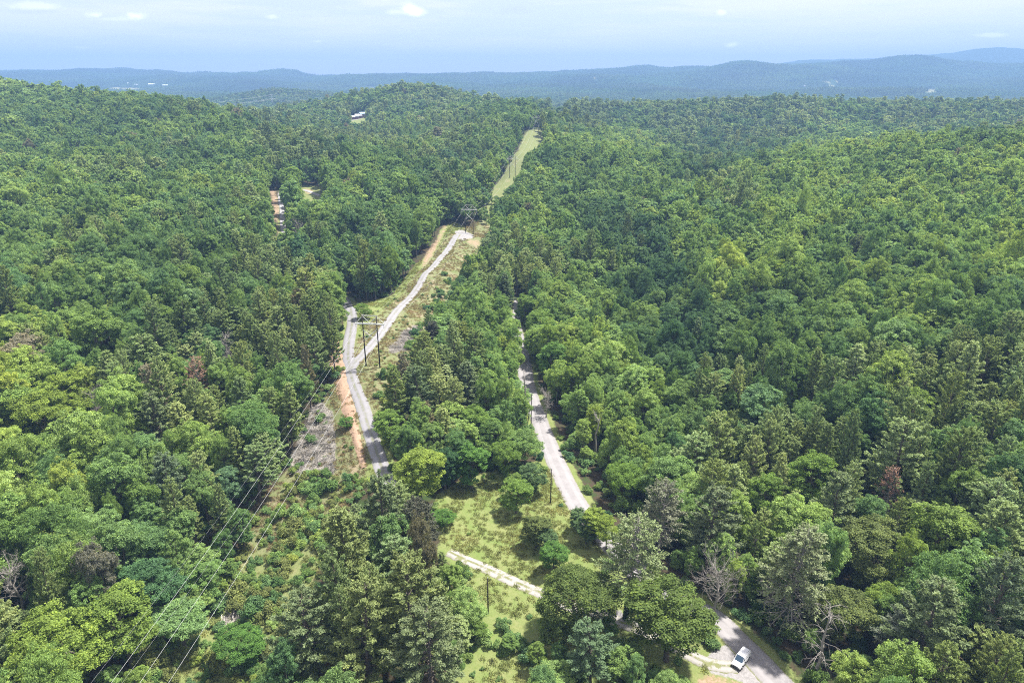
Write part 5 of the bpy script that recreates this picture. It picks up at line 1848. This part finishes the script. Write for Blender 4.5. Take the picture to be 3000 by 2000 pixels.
# ------------------------------------------------------------------ shrubs, undergrowth and grass
def bush(seed, n=1500, R=1.3, H=1.5, leaf=.26, stems=5):
    rs2 = np.random.RandomState(seed)
    c = rs2.normal(0, R * .42, (9, 3)); c[:, 2] = rs2.uniform(.25, .8, 9) * H
    i_ = rs2.randint(0, 9, n)
    d = unit(rs2.normal(size=(n, 3)) + np.array([0, 0, .5]))
    P = c[i_] + d * (R * .42 * rs2.uniform(.5, 1.1, n))[:, None]
    P[:, 2] = np.maximum(P[:, 2], .05)
    V, Fq = leaf_quads(P, unit(d * .6 + rs2.normal(size=(n, 3)) * .5 + np.array([0, 0, .5])), rs2, leaf * rs2.uniform(.7, 1.4, n), leaf * .6)
    return V, Fq, np.clip(rs2.uniform(.3, .7, 9)[i_] + rs2.normal(0, .16, n), 0, 1)


def bush_mesh(*a, **k):
    V, Fq, lv = bush(*a, **k)
    return mesh_from('foliage', V, Fq, [M_LEAF], fattr={'leafv': lv})


BU = [bush_mesh(600 + i) for i in range(5)]
BUS = [bpy.data.objects.new('bush_source', m_) for m_ in BU]
TUF = []
for i in range(4):
    rs2 = np.random.RandomState(640 + i)
    n = 60
    P = np.stack([rs2.normal(0, .38, n), rs2.normal(0, .38, n), rs2.uniform(.02, .28, n)], 1)
    Tt = unit(np.stack([rs2.normal(0, .5, n), rs2.normal(0, .5, n), np.ones(n)], 1))
    N_ = unit(rs2.normal(size=(n, 3)) + np.array([0, 0, .4]))
    V, Fq = leaf_quads(P, N_, rs2, rs2.uniform(.3, .6, n), .12, Tt)
    TUF.append(bpy.data.objects.new('grass_tuft_source', mesh_from('grass_tuft', V, Fq, [M_LEAF], fattr={'leafv': rs2.uniform(.2, .9, n)})))

rs2 = np.random.RandomState(5)
# undergrowth everywhere near, thicker in the cleared strip
x, y, z, t, _ = candidates(18, 330, 60, 330, 2.5, 12)
a, b, tt = project(x, y, z)
sc = in_zone('scrub', a, b, t)
inrow = (np.abs(line_off(x, y)) < 13) & (y > 40) & (y < 150)
gr = in_zone('grass', a, b, t)
brsh = in_zone('brush', a, b, t)
dz_ = in_zone('dirt', a, b, t) | in_zone('gravel', a, b, t)
patchy = fbm(x, y, 9.0, 81, 3)
prob = np.where(sc | inrow, .85 + patchy * .9, np.where(gr, np.where((np.abs(line_off(x, y)) < 15) & (y > 150), np.where(patchy > .0, .30, .05), np.where(patchy > .48, .08, .010)), .34))
prob = np.where(gr & (b > 1780), .30 + patchy * .8, prob)
prob = np.where(brsh, .12, prob)
k = (rs2.uniform(0, 1, len(x)) < prob) & (road_dist(x, y) > 1.2) & ~dz_
big = np.where((sc | inrow)[k], rs2.uniform(.45, 1.0, k.sum()) ** 1.0 * np.where(rs2.uniform(0, 1, k.sum()) < .10, 2.2, 1.25) * (1 + patchy[k] * .5), np.where(gr[k], rs2.uniform(.25, .6, k.sum()), rs2.uniform(.6, 1.6, k.sum())))
tc_, _ = tint_of(np.zeros(k.sum(), bool), np.where((sc | inrow)[k], .35, .0), fbm(x[k], y[k], 12.0, 91, 2), rs2.normal(0, .7, k.sum()), rs2.normal(0, .6, k.sum()))
olive = np.where((rs2.uniform(0, 1, k.sum()) < .34)[:, None] & (sc | inrow)[k][:, None], np.array([[.22, .255, .085]]), tc_)
X, Y, Z = x[k], y[k], z[k]
IND = (sc & (t < 230))[k] & (big > 1.15)
ii_ = np.where(IND)[0]
ii_ = ii_[np.argsort(-big[ii_])[:110]]
use = np.ones(len(X), bool)
use[ii_] = False
scatter('undergrowth', BUS, np.stack([X, Y, Z - .05], 1)[use], rs2.uniform(0, 6.28, use.sum()), np.stack([big, big, big * rs2.uniform(.7, 1.2, len(big))], 1)[use], rs2.randint(0, 5, use.sum()), olive[use], 'low bushes and brambles covering the ground')
for i in ii_:
    a_, b_, _ = project(X[i], Y[i], Z[i] + 1)
    if not (10 < a_ < 2990 and b_ < 1990):
        use[i] = False
        continue
    r = bpy.data.objects.new('shrub', BU[rs2.randint(5)])
    r.location = (X[i], Y[i], Z[i] - .05)
    s = big[i]
    r.scale = (s, s, s * 1.1)
    r.rotation_euler = (0, 0, rs2.uniform(0, 6.28))
    r['tint'] = [float(v) for v in olive[i]]
    link(r)
    lab = ('olive' if abs(olive[i][0] - .22) < .001 else 'green') + ' shrub under the power line, ' + where(a_, b_)
    for kx in range(6):
        if lab in SEEN:
            a_ += 20
            lab = ('olive' if abs(olive[i][0] - .22) < .001 else 'green') + ' shrub under the power line, ' + where(a_, b_)
    SEEN.add(lab)
    tag(r, lab, 'shrub', 'shrubs growing under the power line')

x, y, z, t, _ = candidates(60, 480, 80, 480, 1.15, 15)
a, b, tt = project(x, y, z)
g_ = (in_zone('grass', a, b, t) | ((np.abs(line_off(x, y)) < 13) & (y > 60)) | in_zone('scrub', a, b, t)) & ~in_zone('dirt', a, b, t) & ~in_zone('gravel', a, b, t)
g_ &= rs2.uniform(0, 1, len(x)) < np.where(in_zone('brush', a, b, t), .2, .55 + fbm(x, y, 7.0, 95, 3) * .9)
g_ &= road_dist(x, y) > -.1
X, Y, Z = x[g_], y[g_], z[g_]
n = len(X)
col_ = np.array([.20, .225, .08])[None] * (1 + rs2.normal(0, .14, (n, 1))) + np.clip(fbm(X, Y, 6.0, 99, 3), 0, 1)[:, None] * np.array([[.10, .05, .035]]) + ((np.abs(line_off(X, Y)) < 14) & (Y > 140))[:, None] * np.array([[.035, -.025, .03]])
scatter('meadow_grass', TUF, np.stack([X, Y, Z], 1), rs2.uniform(0, 6.28, n), rs2.uniform(.5, 1.25, (n, 1)) * np.ones((n, 3)), rs2.randint(0, 4, n), col_, 'tufted grass and weeds of the meadow and cleared strip')

# cut brush lying in grey heaps
BRS = []
for i in range(3):
    rs3_ = np.random.RandomState(700 + i)
    m_ = MB()
    for _ in range(26):
        a_ = rs3_.uniform(0, 3.14)
        p = Vector((rs3_.normal(0, .6), rs3_.normal(0, .6), rs3_.uniform(.05, .45)))
        d_ = Vector((math.cos(a_), math.sin(a_), rs3_.uniform(-.2, .2))) * rs3_.uniform(.5, 1.3)
        m_.tube([p - d_, p + d_], [.035, .015], 3, cap=False)
    BRS.append(bpy.data.objects.new('cut_brush_source', m_.mesh('cut_brush', [M_GREYWOOD])))
x, y, z, t, _ = candidates(60, 330, 80, 330, 1.5, 16)
a, b, tt = project(x, y, z)
g_ = in_zone('brush', a, b, t) & (rs2.uniform(0, 1, len(x)) < .7)
n = int(g_.sum())
scatter('cut_brush', BRS, np.stack([x[g_], y[g_], z[g_]], 1), rs2.uniform(0, 6.28, n), rs2.uniform(.7, 1.3, (n, 1)) * np.ones((n, 3)), rs2.randint(0, 3, n), np.ones((n, 3)), 'grey cut branches lying on the cleared slope')

# ------------------------------------------------------------------ air
hz = MB()
hz.box((0, 0, 217), (21600, 21600, 500))
mh, N = newmat('haze_air')
vol = N.n('ShaderNodeVolumePrincipled')
vol.inputs['Color'].default_value = HAZE_COLOR
vol.inputs['Density'].default_value = HAZE_DENSITY
vol.inputs['Anisotropy'].default_value = 0.0
N.t.nodes.new('ShaderNodeOutputMaterial')
N.t.links.new(vol.outputs[0], N.t.nodes['Material Output'].inputs['Volume'])
ho = hz.obj('haze', mh)
tag(ho, 'thin blue haze over the hills', kind='stuff')
